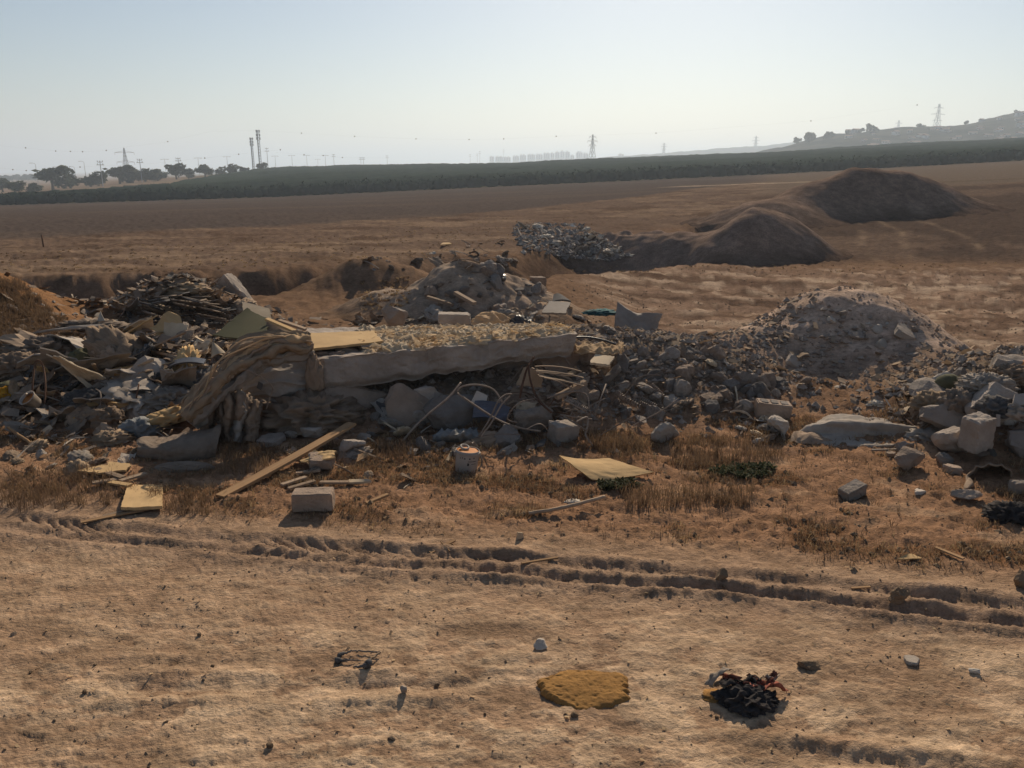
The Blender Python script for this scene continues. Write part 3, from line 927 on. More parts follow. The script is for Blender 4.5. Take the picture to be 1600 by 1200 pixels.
hb = {}
def house(px, y, s, i):
    p = Vector(((px - 800) / FPX * math.cos(PITCH) * y, y, hill_z('hill', px, y) - 1))
    t = thing('house', 'small pale house among scrub on the hazy right hillside', 'house', tuple(p), rng.uniform(-.5, .5), 'houses on the right hillside')
    k = i % 3
    if k not in hb:
        w, d, h = ((12, 9, 5), (16, 10, 6), (10, 10, 7))[k]
        wall = mesh('wall', *box_vf(0, 0, h / 2 - 4, w, d, h + 8))
        e = .6
        rv = [(-w / 2 - e, -d / 2 - e, h), (w / 2 + e, -d / 2 - e, h), (w / 2 + e, d / 2 + e, h), (-w / 2 - e, d / 2 + e, h), (-w / 2 - e, 0, h + 2.6), (w / 2 + e, 0, h + 2.6)]
        roof = mesh('roof', rv, [(0, 1, 5, 4), (2, 3, 4, 5), (1, 2, 5), (3, 0, 4), (0, 3, 2, 1)])
        win = mesh('window', *box_vf(0, -d / 2 - .02, h * .6, 1.8, .2, 1.8))
        hb[k] = (wall, roof, win, w)
    wall, roof, win, w = hb[k]
    obj('wall', wall, 'far_wall', t); obj('roof', roof, 'far_roof', t)
    for q in (-.28, .28):
        obj('window', win, 'far_window', t, (q * w, 0, 0))
    t.scale = (s, s, s)
for i in range(60):
    house(1315 + 300 * rng.random(), rng.uniform(800, 975), rng.uniform(.34, .6), i)
# ------------------------------------------------------------------ materials of the tipped things
DC = (.15, .115, .085)
mat('concrete', (0.45, 0.375, 0.31), (0.31, 0.258, 0.212), scale=4, bump=.9, bscale=16, bdist=.03, dirt=.4, dirtc=DC, objvar=.3)
mat('concrete_pale', (0.54, 0.46, 0.375), (0.4, 0.335, 0.27), scale=4, bump=.45, bscale=24, bdist=.012, dirt=.35, dirtc=DC, objvar=.25)
mat('concrete_brown', (0.4, 0.3, 0.225), (0.27, 0.2, 0.15), scale=4, bump=.9, bscale=16, bdist=.03, dirt=.4, dirtc=DC, objvar=.25)
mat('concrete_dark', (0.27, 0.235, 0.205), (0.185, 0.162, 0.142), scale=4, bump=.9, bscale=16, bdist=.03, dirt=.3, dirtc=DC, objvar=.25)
mat('tan_board', (0.550, 0.372, 0.184), (0.473, 0.311, 0.152), scale=3, bump=.12, bscale=60, bdist=.003, dirt=.32, dirtc=(.26, .18, .10), objvar=.12)
mat('board_edge', (.17, .11, .06), scale=10, bump=.2)
mat('pale_board', (0.616, 0.490, 0.340), (0.484, 0.377, 0.258), scale=3, bump=.15, bscale=50, bdist=.004, dirt=.35, dirtc=(.25, .19, .12), objvar=.2)
mat('olive_board', (.115, .11, .062), (.095, .09, .052), scale=2, bump=.1, bscale=50, bdist=.003, dirt=.2, objvar=.05)
mat('wood', (0.414, 0.255, 0.133), (0.276, 0.165, 0.086), scale=5, stretch=(.25, 4, 4), bump=.3, bscale=14, bdist=.005, dirt=.3, objvar=.2)
mat('grey_wood', (0.38, 0.28, 0.195), (0.25, 0.18, 0.125), scale=5, stretch=(.25, 4, 4), bump=.35, bscale=14, bdist=.005, dirt=.3, objvar=.25)
mat('cloth_tan', (0.46, 0.335, 0.22), (0.32, 0.23, 0.15), scale=6, bump=.5, bscale=60, bdist=.006, dirt=.35, trans=.12, objvar=.2)
mat('cloth_grey', (0.42, 0.36, 0.3), (0.29, 0.248, 0.205), scale=5, bump=.4, bscale=60, bdist=.005, dirt=.35, trans=.1, objvar=.25)
mat('cloth_brown', (0.34, 0.245, 0.17), (0.22, 0.158, 0.112), scale=6, bump=.5, bscale=50, bdist=.008, dirt=.3, objvar=.25)
mat('carpet', (0.25, 0.195, 0.15), (0.165, 0.13, 0.1), scale=6, bump=.7, bscale=70, bdist=.01, dirt=.4, dirtc=(.2, .14, .095), objvar=.15)
mat('cloth_cream', (0.682, 0.490, 0.294), (0.528, 0.367, 0.212), scale=5, bump=.35, bscale=40, bdist=.006, dirt=.3, dirtc=(.3, .21, .13), trans=.3, objvar=.1)
mat('mattress_cloth', (0.4, 0.345, 0.29), (0.31, 0.265, 0.22), scale=3, bump=.2, bscale=60, bdist=.004, dirt=.45, dirtc=(.2, .15, .11), objvar=.05)
mat('dark_cloth', (0.125, 0.115, 0.108), (0.075, 0.07, 0.066), scale=6, bump=.4, bscale=40, bdist=.008, objvar=.2)
mat('black_plastic', (.03, .03, .035), (.02, .02, .022), rough=.4, scale=6, bump=.2, bscale=30, bdist=.004, spec=.5, objvar=.2, dirt=.25)
mat('white_plastic', (0.44, 0.385, 0.33), (0.34, 0.29, 0.245), rough=.55, scale=6, bump=.1, dirt=.5, dirtc=(.27, .20, .14), objvar=.15)
mat('yellow', (.75, .38, .03), (.6, .28, .02), rough=.5, scale=6, bump=.15, trans=.25, dirt=.25)
mat('teal', (0.055, 0.15, 0.155), (0.035, 0.1, 0.11), rough=.9, scale=6, bump=.3, dirt=.25)
mat('blue_plastic', (0.1, 0.115, 0.165), (0.07, 0.08, 0.11), rough=.4, scale=5, bump=.15, dirt=.35, spec=.5)
mat('pale_blue', (0.22, 0.225, 0.22), (0.15, 0.155, 0.15), rough=.6, scale=8, bump=.4, bscale=30, dirt=.35)
mat('orange', (.55, .21, .05), (.42, .15, .04), rough=.6, scale=6, bump=.2, dirt=.25)
mat('foam', (0.36, 0.19, 0.06), (0.27, 0.14, 0.045), scale=14, bump=.6, bscale=90, bdist=.006, dirt=.3, dirtc=(.16, .09, .04), objvar=.1)
mat('straw', (0.74, 0.59, 0.4), (0.52, 0.4, 0.265), scale=9, bump=.9, bscale=40, bdist=.02, dirt=.35, dirtc=(.2, .14, .09), objvar=.1)
mat('straw_flake', (0.682, 0.500, 0.294), (0.484, 0.337, 0.193), scale=9, bump=.3, objvar=.2, trans=.25)
mat('rust', (.16, .085, .05), (.09, .055, .04), rough=.8, scale=12, bump=.4, bscale=60, objvar=.2)
mat('wire_grey', (0.333, 0.259, 0.198), (0.205, 0.151, 0.113), rough=.6, scale=12, bump=.2, objvar=.25)
mat('grey_sheet', (0.307, 0.254, 0.211), (0.230, 0.189, 0.158), rough=.7, scale=4, bump=.25, bscale=25, dirt=.3, objvar=.1)
mat('burnt', (.03, .028, .028), (.06, .05, .045), scale=10, bump=.6, bscale=40)
mat('red_cloth', (.30, .10, .07), (.22, .085, .06), scale=10, bump=.5, bscale=40, dirt=.3)
mat('dry_grass', (0.25, 0.165, 0.095), (0.16, 0.1, 0.06), scale=2.5, bump=0, objvar=0, rough=.85, trans=.3)
mat('straw_grass', (.46, .33, .18), (.33, .22, .115), scale=2.5, bump=0, objvar=0, rough=.85, trans=.3)
mat('weed_green', (0.1, 0.1, 0.045), (0.06, 0.065, 0.03), scale=6, bump=0, rough=.7, trans=.25)
mat('pebble', (0.3, 0.22, 0.15), (0.19, 0.135, 0.09), scale=6, bump=.3, objvar=.35)
mat('white_shard', (0.682, 0.592, 0.478), (0.528, 0.449, 0.359), scale=5, bump=.2, dirt=.25, objvar=.25)
mat('printed', (.08, .07, .07), bump=0)

# ------------------------------------------------------------------ shapes
def ico(sub):
    bm = bmesh.new(); bmesh.ops.create_icosphere(bm, subdivisions=sub, radius=1)
    v = np.array([q.co[:] for q in bm.verts]); f = np.array([[q.index for q in p.verts] for p in bm.faces])
    bm.free()
    return v, f
ICO = {s: ico(s) for s in (2, 3, 4, 5)}

def rock_vf(seed, style='rock', sub=3, rough=.05):
    """broken stone: a ball cut by random planes, then weathered"""
    rs = np.random.RandomState(seed)
    v, f = ICO[sub]
    n = {'rock': 11, 'concrete': 8, 'slab': 7, 'block': 6}[style]
    pl = rs.normal(0, 1, (n, 3)); pl /= np.linalg.norm(pl, axis=1)[:, None]
    d = rs.uniform(.5, .95, n)
    if style == 'slab':
        pl = np.concatenate([pl * [1, 1, .25], [[.03, .02, 1], [.02, -.03, -1]]]); pl /= np.linalg.norm(pl, axis=1)[:, None]
        d = np.concatenate([d, [.2, .2]])
    if style == 'block':
        pl = np.concatenate([pl, np.eye(3), -np.eye(3)]); d = np.concatenate([d * 0 + rs.uniform(.9, 1.1, n), [.72, .6, .5, .72, .6, .5]])
    dots = v @ pl.T
    rad = np.where(dots > 1e-3, d[None, :] / np.maximum(dots, 1e-3), 9).min(1)
    rad = np.minimum(rad, 1.25)
    p = v * rad[:, None]
    nz = np.array([mn.fractal(Vector(q * 2.3 + seed), 1.0, 2.0, 4) for q in p])
    p = p * (1 + nz * rough * 2)[:, None]
    return p, f

def crumple_vf(seed, sub=4, amp=.35, freq=1.6, flat=.6, ridged=True):
    """crumpled cloth or plastic lying in a heap"""
    v, f = ICO[sub]
    off = Vector((seed * 1.7, seed * .9, -seed * .4))
    out = np.empty_like(v)
    for i, q in enumerate(v):
        c = Vector(q) * freq + off
        w = mn.noise_vector(c * .8) * .5
        n = mn.noise((c + w) * 1.0)
        r = 1 - abs(n) * 2.0 if ridged else n
        r2 = 1 - abs(mn.noise((c + w) * 2.3)) * 2.0
        k = 1 + amp * (r - .4) + amp * .45 * r2
        if sub > 4:
            k += amp * .22 * (1 - abs(mn.noise((c + w * 1.5) * 5.1)) * 2.0)
        out[i] = q * k
    out[:, 2] = np.where(out[:, 2] < -.25, -.25 + (out[:, 2] + .25) * .15, out[:, 2]) * flat
    return out, f

POOL = {}
def pool(style, k):
    key = (style, k)
    if key not in POOL:
        POOL[key] = rock_vf(900 + k * 13 + len(style), style, 3 if style != 'slab' else 3)
    v, f = POOL[key]
    return v, f
PM = {}
def pool_mesh(style, k, m, nm):
    key = (style, k, m, nm)
    if key not in PM:
        v, f = pool(style, k)
        me = mesh_np(nm, v, f, smooth=False)
        me.materials.append(MATS[m])
        PM[key] = me
    return PM[key]

def rock(name, label, cat, px, py, wpx, m, style='rock', asp=(1, .8, .7), rot=(0, 0, 0), seed=1, sink=.25, group=None, sub=4, y=None, rough=.045):
    """a stone whose foot is at the pixel and whose width is wpx photograph pixels"""
    p = G(px, py) if y is None else W(px, py, y)
    s = wpx / FPX * p.y * .55
    v, f = rock_vf(seed, style, sub, rough)
    me = mesh_np(name, v * np.array(asp) * s, f, smooth=False)
    o = obj(name, me, m)
    o.rotation_euler = rot
    zz = (np.array(Euler(rot).to_matrix()) @ (v * np.array(asp) * s).T)[2]
    o.location = (p.x, p.y + s * asp[1] * .5, p.z - zz.min() - sink * (zz.max() - zz.min()) * .5)
    return tag(o, label, cat, group)

def centre_obj(name, v, f, m, smooth=False, parent=None):
    v = np.asarray(v, float)
    c = np.array([v[:, 0].mean(), v[:, 1].mean(), v[:, 2].min()])
    q = np.asarray(f)
    if q.dtype == object or q.ndim != 2:
        me = mesh(name, v - c, f, smooth)
    else:
        me = mesh_np(name, v - c, q, smooth)
    return obj(name, me, m, parent, c)

def sheet_vf(corners, n=(16, 12), th=.015, bend=0.0, wav=0.0, jag=0.0, seed=0, bendv=0.0):
    """bent panel through four corners: near left, near right, far right, far left"""
    A, B, C, D = [np.array(c, float) for c in corners]
    u = np.linspace(0, 1, n[0]); w = np.linspace(0, 1, n[1])
    U, V = np.meshgrid(u, w, indexing='ij')
    jx = jag * vn(V * 9 + seed, V * 0 + seed, seed) * np.where((U == 0) | (U == 1), 1, 0)
    jy = jag * vn(U * 9 + seed, U * 0 - seed, seed + 1) * np.where((V == 0) | (V == 1), 1, 0)
    U2 = U + jx; V2 = V + jy
    P = (A[None, None] * ((1 - U2) * (1 - V2))[..., None] + B * (U2 * (1 - V2))[..., None] + C * (U2 * V2)[..., None] + D * ((1 - U2) * V2)[..., None])
    N = np.cross(B - A, D - A); N /= np.linalg.norm(N) + 1e-9
    if N[2] < 0: N = -N
    off = bend * 4 * U * (1 - U) + bendv * 4 * V * (1 - V) + wav * fbm(U * 3 + seed, V * 3, 3, seed)
    P = P + off[..., None] * N
    top = P.reshape(-1, 3); bot = top - N * th
    nn = len(top)
    f = grid_faces(*n)
    F = [f, f[:, ::-1] + nn]
    I = np.arange(nn).reshape(n)
    def strip(a):
        return np.stack([a[:-1], a[1:], a[1:] + nn, a[:-1] + nn], 1)
    F += [strip(I[:, 0])[:, ::-1], strip(I[:, -1]), strip(I[0, :]), strip(I[-1, :])[:, ::-1]]
    return np.concatenate([top, bot]), np.concatenate(F)

def panel(name, label, cat, corners, m, th=.018, group=None, parent=None, **k):
    v, f = sheet_vf(corners, th=th, **k)
    o = centre_obj(name, v, f, m, parent=parent)
    return tag(o, label, cat, group) if label else o

def catmull(P, n):
    P = np.array(P, float)
    t = np.linspace(0, len(P) - 1, n)
    i = np.clip(t.astype(int), 0, len(P) - 2); f = (t - i)[:, None] if P.ndim == 2 else (t - i)[:, None, None]
    p0 = P[np.maximum(i - 1, 0)]; p1 = P[i]; p2 = P[i + 1]; p3 = P[np.minimum(i + 2, len(P) - 1)]
    return .5 * (2 * p1 + (p2 - p0) * f + (2 * p0 - 5 * p1 + 4 * p2 - p3) * f * f + (3 * p1 - p0 - 3 * p2 + p3) * f ** 3)

def drape_vf(rows, n=(60, 60), folds=6, amp=.03, along=0, th=.008, seed=0, rag=0.0, crump=0.0):
    """cloth lofted through rows of points, with folds"""
    P = np.array([catmull([tuple(q) for q in r], n[1]) for r in rows])
    P = catmull(P, n[0])
    U, V = np.meshgrid(np.linspace(0, 1, n[0]), np.linspace(0, 1, n[1]), indexing='ij')
    du = np.gradient(P, axis=0); dv = np.gradient(P, axis=1)
    N = np.cross(du, dv); N /= np.linalg.norm(N, axis=2)[..., None] + 1e-9
    if N[..., 2].mean() < 0: N = -N
    q, r = (U, V) if along == 0 else (V, U)
    ph = q * folds * 6.283 + 3.0 * fbm(q * 2 + seed, r * 2.5, 3, seed)
    w = (1 - np.abs(np.sin(ph * .5))) * 1.6 - .6
    w = w * (.6 + .6 * fbm(q * 3, r * 3 + seed, 2, seed + 5)) + .5 * fbm(q * 14, r * 7, 3, seed + 9)
    P = P + (amp * w)[..., None] * N
    if crump:
        cr = (1 - 2.4 * np.abs(fbm(q * 5 + seed, r * 5, 3, seed + 20))) + .5 * (1 - 2.4 * np.abs(fbm(q * 13, r * 13 + seed, 2, seed + 21)))
        P = P + (crump * cr)[..., None] * N
    if rag:
        P[:, 0] += rag * fbm(U[:, 0] * 20, U[:, 0] * 0, 3, seed)[:, None] * dv[:, 0] / (np.linalg.norm(dv[:, 0], axis=1)[:, None] + 1e-9)
        P[:, -1] += rag * fbm(U[:, 0] * 20, U[:, 0] * 0 + 4, 3, seed)[:, None] * dv[:, -1] / (np.linalg.norm(dv[:, -1], axis=1)[:, None] + 1e-9)
    top = P.reshape(-1, 3); bot = (P - th * N).reshape(-1, 3); nn = len(top)
    f = grid_faces(*n)
    I = np.arange(nn).reshape(n)
    def strip(a): return np.stack([a[:-1], a[1:], a[1:] + nn, a[:-1] + nn], 1)
    F = [f, f[:, ::-1] + nn, strip(I[:, 0])[:, ::-1], strip(I[:, -1]), strip(I[0, :]), strip(I[-1, :])[:, ::-1]]
    return np.concatenate([top, bot]), np.concatenate(F)

def drape(name, label, cat, rows, m, parent=None, group=None, **k):
    v, f = drape_vf(rows, **k)
    o = centre_obj(name, v, f, m, smooth=True, parent=parent)
    return tag(o, label, cat, group) if label else o

def bundle(name, label, cat, px, py, wpx, hpx, m, seed=1, amp=.35, freq=1.6, deep=.8, group=None, parent=None, lift=0.0, y=None, sub=4):
    p = G(px, py) if y is None else W(px, py, y)
    s = wpx / FPX * p.y * .5; h = hpx / FPX * p.y
    v, f = crumple_vf(seed, 5 if wpx > 54 and amp > .1 else sub, amp * 1.25, freq * 1.35, 1.0)
    v = v * np.array([s, s * deep, 1]); v[:, 2] = (v[:, 2] - v[:, 2].min()); v[:, 2] *= h / v[:, 2].max()
    me = mesh_np(name, v, f, smooth=True)
    o = obj(name, me, m, parent, (p.x, p.y + s * deep * .6, p.z - .02 + lift))
    return tag(o, label, cat, group) if label else o

def rod(name, label, cat, pts, rad, m, group=None, sides=6, n=None, parent=None, jit=0.0, seed=0):
    P = np.array([tuple(q) for q in pts])
    if len(P) > 2:
        P = catmull(P, n or len(P) * 6)
    elif jit:
        P = catmull(np.array([P[0], P[0] * .6 + P[1] * .4, P[1]]), 12)
    if jit:
        P = P + jit * np.random.RandomState(seed).normal(0, 1, P.shape) * .4
    v, f = tube_mesh('r', [Vector(q) for q in P], rad, sides)
    c = P[0]
    me = mesh(name, [tuple(np.array(q) - c) for q in v], f, smooth=sides > 5)
    o = obj(name, me, m, parent, c)
    return tag(o, label, cat, group) if label else o

def plank(name, label, cat, p0, p1, w, th, m, up=Vector((0, 0, 1)), group=None, bow=0.0, parent=None, rag=.0, seed=0):
    """board between two points"""
    p0, p1 = Vector(p0), Vector(p1)
    t = (p1 - p0); L = t.length; t.normalize()
    s = t.cross(up).normalized() * w / 2
    nn = s.cross(t).normalized()
    V, F = [], []
    n = 9
    rr = random.Random(seed)
    for i in range(n):
        q = i / (n - 1)
        c = p0 + t * L * q + nn * bow * 4 * q * (1 - q)
        e0 = rr.uniform(-rag, rag); e1 = rr.uniform(-rag, rag)
        V += [c - s * (1 + e0), c + s * (1 + e1), c + s * (1 + e1) - nn * th, c - s * (1 + e0) - nn * th]
    for i in range(n - 1):
        a = i * 4
        for k in range(4):
            k2 = (k + 1) % 4
            F.append((a + k, a + k2, a + 4 + k2, a + 4 + k))
    F += [(3, 2, 1, 0), tuple((n - 1) * 4 + k for k in range(4))]
    # the long axis becomes the object's x so that grain follows it
    M_ = Matrix((t, s.normalized(), nn)).to_4x4()
    me = mesh(name, [tuple(M_ @ (v - p0)) for v in V], F)
    o = obj(name, me, m, parent, p0)
    o.rotation_euler = M_.inverted().to_euler()
    return tag(o, label, cat, group) if label else o

def lift(p, d):
    """raise a measured point by d, keeping the sight line it was measured on"""
    p = Vector(p); o = Vector((0, 0, CAM_H))
    return o + (p - o) * ((p.z + d - CAM_H) / (p.z - CAM_H))

def in_poly(x, y, P):
    c = False; j = len(P) - 1
    for i in range(len(P)):
        if (P[i][1] > y) != (P[j][1] > y) and x < (P[j][0] - P[i][0]) * (y - P[i][1]) / (P[j][1] - P[i][1] + 1e-9) + P[i][0]:
            c = not c
        j = i
    return c

def poly_points(P, n, r):
    xs = [p[0] for p in P]; ys = [p[1] for p in P]
    out = []
    while len(out) < n:
        a, b = r.uniform(min(xs), max(xs)), r.uniform(min(ys), max(ys))
        if in_poly(a, b, P):
            out.append((a, b))
    return out

def scatter(P, n, name, label, cat, group, styles, mats, smin, smax, seed, asp=None, up=0.0, sink=.3, power=2.2):
    r = random.Random(seed)
    for p in Gm(poly_points(P, n, r)):
        s = smin + (smax - smin) * r.random() ** power
        st = r.choice(styles)
        me = pool_mesh(st, r.randrange(9), r.choice(mats), name)
        o = bpy.data.objects.new(name, me); COL.objects.link(o)
        sc = (s * r.uniform(.8, 1.2), s * r.uniform(.7, 1.1), s * r.uniform(.55, 1.0))
        if asp: sc = tuple(q * w for q, w in zip(sc, asp))
        o.scale = sc
        tl = .5 if st == 'slab' else 1.2
        o.rotation_euler = (r.uniform(-tl, tl), r.uniform(-tl, tl), r.uniform(0, 6.28))
        o.location = (p.x, p.y + s * .2, p.z + s * (.5 - sink) * (.35 if st == 'slab' else .8) + up * r.random())
        tag(o, label, cat, group)

# ------------------------------------------------------------------ the great concrete slab and its prop stones
def concrete_slab():
    # front face corners measured at 9.2 to 9.6 m, top runs back 2 m
    fl_t, fr_t = W(493, 563, 9.15), W(902, 521, 9.75)
    fl_b, fr_b = W(507, 614, 9.15), W(893, 556, 9.75)
    bl, br = W(478, 512, 11.1), W(880, 512, 11.4)
    t = thing('concrete_slab', 'huge tilted concrete slab with straw-like crust, propped on rubble', 'concrete slab', tuple(fl_b))
    o0 = np.array(fl_b)
    nu, nv, nw = 170, 40, 22
    U = np.linspace(0, 1, nu)
    def top(u, v):
        a = np.array(fl_t) * (1 - u)[..., None] + np.array(fr_t) * u[..., None]
        b = np.array(bl) * (1 - u)[..., None] + np.array(br) * u[..., None]
        p = a * (1 - v)[..., None] + b * v[..., None]
        p[..., 2] += .018 * fbm(u * 9, v * 5, 3, 200) + .02 * fbm(u * 22, v * 9, 2, 201)
        return p
    uu, vv = np.meshgrid(U, np.linspace(0, 1, nv), indexing='ij')
    T = top(uu, vv)
    uf, wf = np.meshgrid(U, np.linspace(0, 1, nw), indexing='ij')
    at_ = top(U, U * 0)
    lowedge = (np.array(fl_b) * (1 - U)[:, None] + np.array(fr_b) * U[:, None])
    lowedge[:, 2] += .05 * fbm(U * 14, U * 0, 4, 202) + .05 * np.maximum(0, vn(U * 9, U * 0 + 5, 207) - .3)
    chip = .10 * np.maximum(0, fbm(U * 13, U * 0 + 2, 3, 208) - .12)
    at_[:, 1] += chip * 1.2; at_[:, 2] -= chip * .7
    T[:, 0] = at_
    T[:, 1, 1] += chip * .6
    Fc = at_[:, None] * (1 - wf)[..., None] + lowedge[:, None] * wf[..., None]
    Fc[..., 1] += (.03 * fbm(uf * 16, wf * 3, 4, 203) + .022 * np.maximum(0, fbm(uf * 30, wf * 5, 3, 206) - .15) + .05 * sm(wf, .75, 1.0)) * np.where(wf > 0, 1, 0)
    low2 = lowedge + (T[:, -1] - T[:, 0]); low2[:, 2] += 0
    B = lowedge[:, None] * (1 - np.linspace(0, 1, nv))[None, :, None] + low2[:, None] * np.linspace(0, 1, nv)[None, :, None]
    B[:, 0] = Fc[:, -1]
    parts = [(T, False), (Fc, True), (B, True)]
    V, F, off = [], [], 0
    for P, flip in parts:
        f = grid_faces(P.shape[0], P.shape[1], off)
        F.append(f[:, ::-1] if flip else f); V.append(P.reshape(-1, 3)); off += P.shape[0] * P.shape[1]
    for k, fl in ((0, True), (-1, False)):                       # the two ends and the back
        E = T[k][:, None] * (1 - np.linspace(0, 1, nw))[None, :, None] + B[k][:, None] * np.linspace(0, 1, nw)[None, :, None]
        E[..., 0] += .03 * fbm(E[..., 1] * 6, E[..., 2] * 6, 3, 204 + k) * np.sin(np.linspace(0, math.pi, nw))[None]
        f = grid_faces(E.shape[0], E.shape[1], off); F.append(f if fl else f[:, ::-1]); V.append(E.reshape(-1, 3)); off += E.shape[0] * E.shape[1]
    E = T[:, -1][:, None] * (1 - np.linspace(0, 1, 4))[None, :, None] + low2[:, None] * np.linspace(0, 1, 4)[None, :, None]
    V.append(E.reshape(-1, 3)); F.append(grid_faces(nu, 4, off))
    me = mesh_np('slab', np.concatenate(V) - o0, np.concatenate(F), smooth=False)
    bm = bmesh.new(); bm.from_mesh(me); bmesh.ops.remove_doubles(bm, verts=bm.verts, dist=1e-4)
    bmesh.ops.recalc_face_normals(bm, faces=bm.faces); bm.to_mesh(me); bm.free()
    obj('slab', me, 'concrete', t)
    # crust of straw-like fibre on top
    nu, nv = 260, 110
    uu, vv = np.meshgrid(np.linspace(.16, 1.0, nu), np.linspace(.02, 1.0, nv), indexing='ij')
    C = top(uu, vv)
    thick = .035 * sm(fbm(uu * 5 + 2, vv * 4, 3, 210), -.35, .2)
    cr = (1 - np.abs(fbm(uu * 22, vv * 12, 3, 211)) * 3) * .04 + (1 - np.abs(fbm(uu * 60, vv * 26, 2, 212)) * 3) * .018
    edge = np.minimum(np.minimum((uu - .16) / .05, (1.0 - uu) / .02), np.minimum((vv - .02) / .05, (1 - vv) / .05))
    C[..., 2] += np.clip(edge, 0, 1) * (thick + cr * .8) - .02 * (1 - np.clip(edge, 0, 1)) + .004
    C[..., 0] += .02 * fbm(uu * 40, vv * 20, 2, 213); C[..., 1] += .03 * fbm(uu * 40 + 9, vv * 20, 2, 214)
    me = mesh_np('straw_crust', C.reshape(-1, 3) - o0, grid_faces(nu, nv), smooth=False)
    obj('straw_crust', me, 'straw', t)
    rs = np.random.RandomState(3)
    V, F = [], []
    for k in range(520):
        u, v = rs.uniform(.18, .99), rs.uniform(.0, .8)
        p = top(np.array(u), np.array(v)) - o0
        a = rs.uniform(0, 6.28); L = rs.uniform(.03, .11); w = rs.uniform(.008, .03)
        d = np.array([math.cos(a), math.sin(a), rs.uniform(-.3, .6)]) * L; s = np.array([-math.sin(a), math.cos(a), rs.uniform(-.6, .6)]) * w
        b = p + np.array([0, 0, rs.uniform(.02, .08)])
        i = len(V); V += [b - d - s, b + d - s * .4, b + d * .8 + s, b - d + s * .8]; F.append((i, i + 1, i + 2, i + 3))
    fo = obj('straw_flakes', mesh('straw_flakes', V, F), 'straw_flake', t)
    kind(fo, 'stuff')
    return top, o0
slab_top, slab_o = concrete_slab()

def on_slab(u, v):
    p = slab_top(np.array(float(u)), np.array(float(v)))
    return Vector(p)
# tan board lying on the slab
a, b, c_, d = on_slab(.0, .32), on_slab(.27, .42), on_slab(.25, .86), on_slab(-.02, .78)
panel('tan_board', 'flat tan board lying on the left end of the big slab', 'board', [lift(q, h) for q, h in ((a, .10), (b, .09), (c_, .06), (d, .07))], 'tan_board', th=.03, wav=.01, seed=3, jag=.02)
for k, (u, v, s) in enumerate(((.05, .25, .12), (.12, .2, .10), (.2, .22, .11), (.02, .14, .08), (.09, .1, .07))):
    p = on_slab(u, v)
    v_, f_ = rock_vf(300 + k, 'concrete', 3)
    o = obj('concrete_lump', mesh_np('concrete_lump', v_ * s * np.array([1.5, 1, .5]), f_, False), 'concrete_brown', None, (p.x, p.y, p.z + s * .2))
    tag(o, 'crumbled concrete lump under the tan board on the slab', 'concrete lump', 'lumps on the left end of the slab')

# stones and rubble under the slab, some in darker concrete to deepen the shade
def under(px, py, y, w, label, style, m, asp, rot, seed, name='concrete_chunk', cat='concrete chunk'):
    p = W(px, py, y)
    s = w / FPX * y * .55
    v_, f_ = rock_vf(seed, style, 4, .045)
    o = obj(name, mesh_np(name, v_ * s * np.array(asp), f_, False), m, None, p)
    o.rotation_euler = rot
    return tag(o, label, cat)
under(632, 648, 8.9, 86, 'tall triangular grey slab leaning under the middle of the big slab', 'slab', 'concrete_brown', (.95, 1.25, .9), (1.15, .35, .2), 411)
under(668, 622, 9.1, 50, 'rounded grey stone wedged under the slab beside the leaning triangle', 'rock', 'concrete', (.7, .6, 1.2), (.2, 0, .4), 415)
under(715, 655, 8.9, 92, 'big dark rounded boulder under the slab beside the blue sheet', 'rock', 'concrete_dark', (1.1, .8, .75), (0, 0, .3), 417)
under(785, 694, 8.35, 52, 'dark upright boulder right of the white bucket', 'rock', 'concrete_dark', (.9, .7, 1.05), (.1, .2, 0), 421)
under(835, 655, 8.75, 56, 'jagged grey chunk below the rods, left of the square block', 'concrete', 'concrete', (1.1, .7, .8), (.3, .2, .6), 423)
under(880, 675, 8.45, 50, 'square grey block with pale top edge below the tangled rods', 'block', 'concrete', (1.1, .9, 1.15), (.1, .1, .5), 425)
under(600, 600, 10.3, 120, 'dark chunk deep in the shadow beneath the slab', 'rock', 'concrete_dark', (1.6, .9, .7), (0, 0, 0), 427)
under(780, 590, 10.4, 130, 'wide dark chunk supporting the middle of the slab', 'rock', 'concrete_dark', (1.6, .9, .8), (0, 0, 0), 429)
under(870, 580, 10.3, 90, 'brown chunk supporting the right end of the slab', 'concrete', 'concrete_brown', (1.2, .9, 1), (0, 0, .4), 431)
under(545, 640, 9.4, 90, 'brown earth-covered chunk supporting the left end of the slab', 'rock', 'concrete_brown', (1.3, .9, .8), (0, 0, .4), 433)

# blue-grey plastic sheet under the rods
panel('plastic_sheet', 'bent blue-grey plastic sheet below the curved rods', 'plastic sheet', [W(738, 652, 8.65), W(790, 660, 8.6), W(797, 636, 8.75), W(742, 626, 8.8)], 'blue_plastic', th=.012, bend=.06, wav=.03, seed=5)
panel('plaster_board', 'small pale square board stuck in the rods above the blue sheet', 'board', [W(736, 628, 8.8), W(758, 634, 8.75), W(762, 618, 8.9), W(745, 610, 8.9)], 'concrete_pale', th=.02, seed=6)
drape('torn_film', 'torn pale blue film lying in front of the dark boulder', 'plastic film', [[G(676, 690), G(710, 692), G(750, 690)], [lift(G(678, 680), .06), lift(G(712, 680), .09), lift(G(748, 678), .05)], [lift(G(690, 672), .05), lift(G(715, 670), .1), lift(G(744, 670), .04)]], 'pale_blue', n=(40, 60), folds=5, amp=.03, along=1, seed=4, rag=.04)

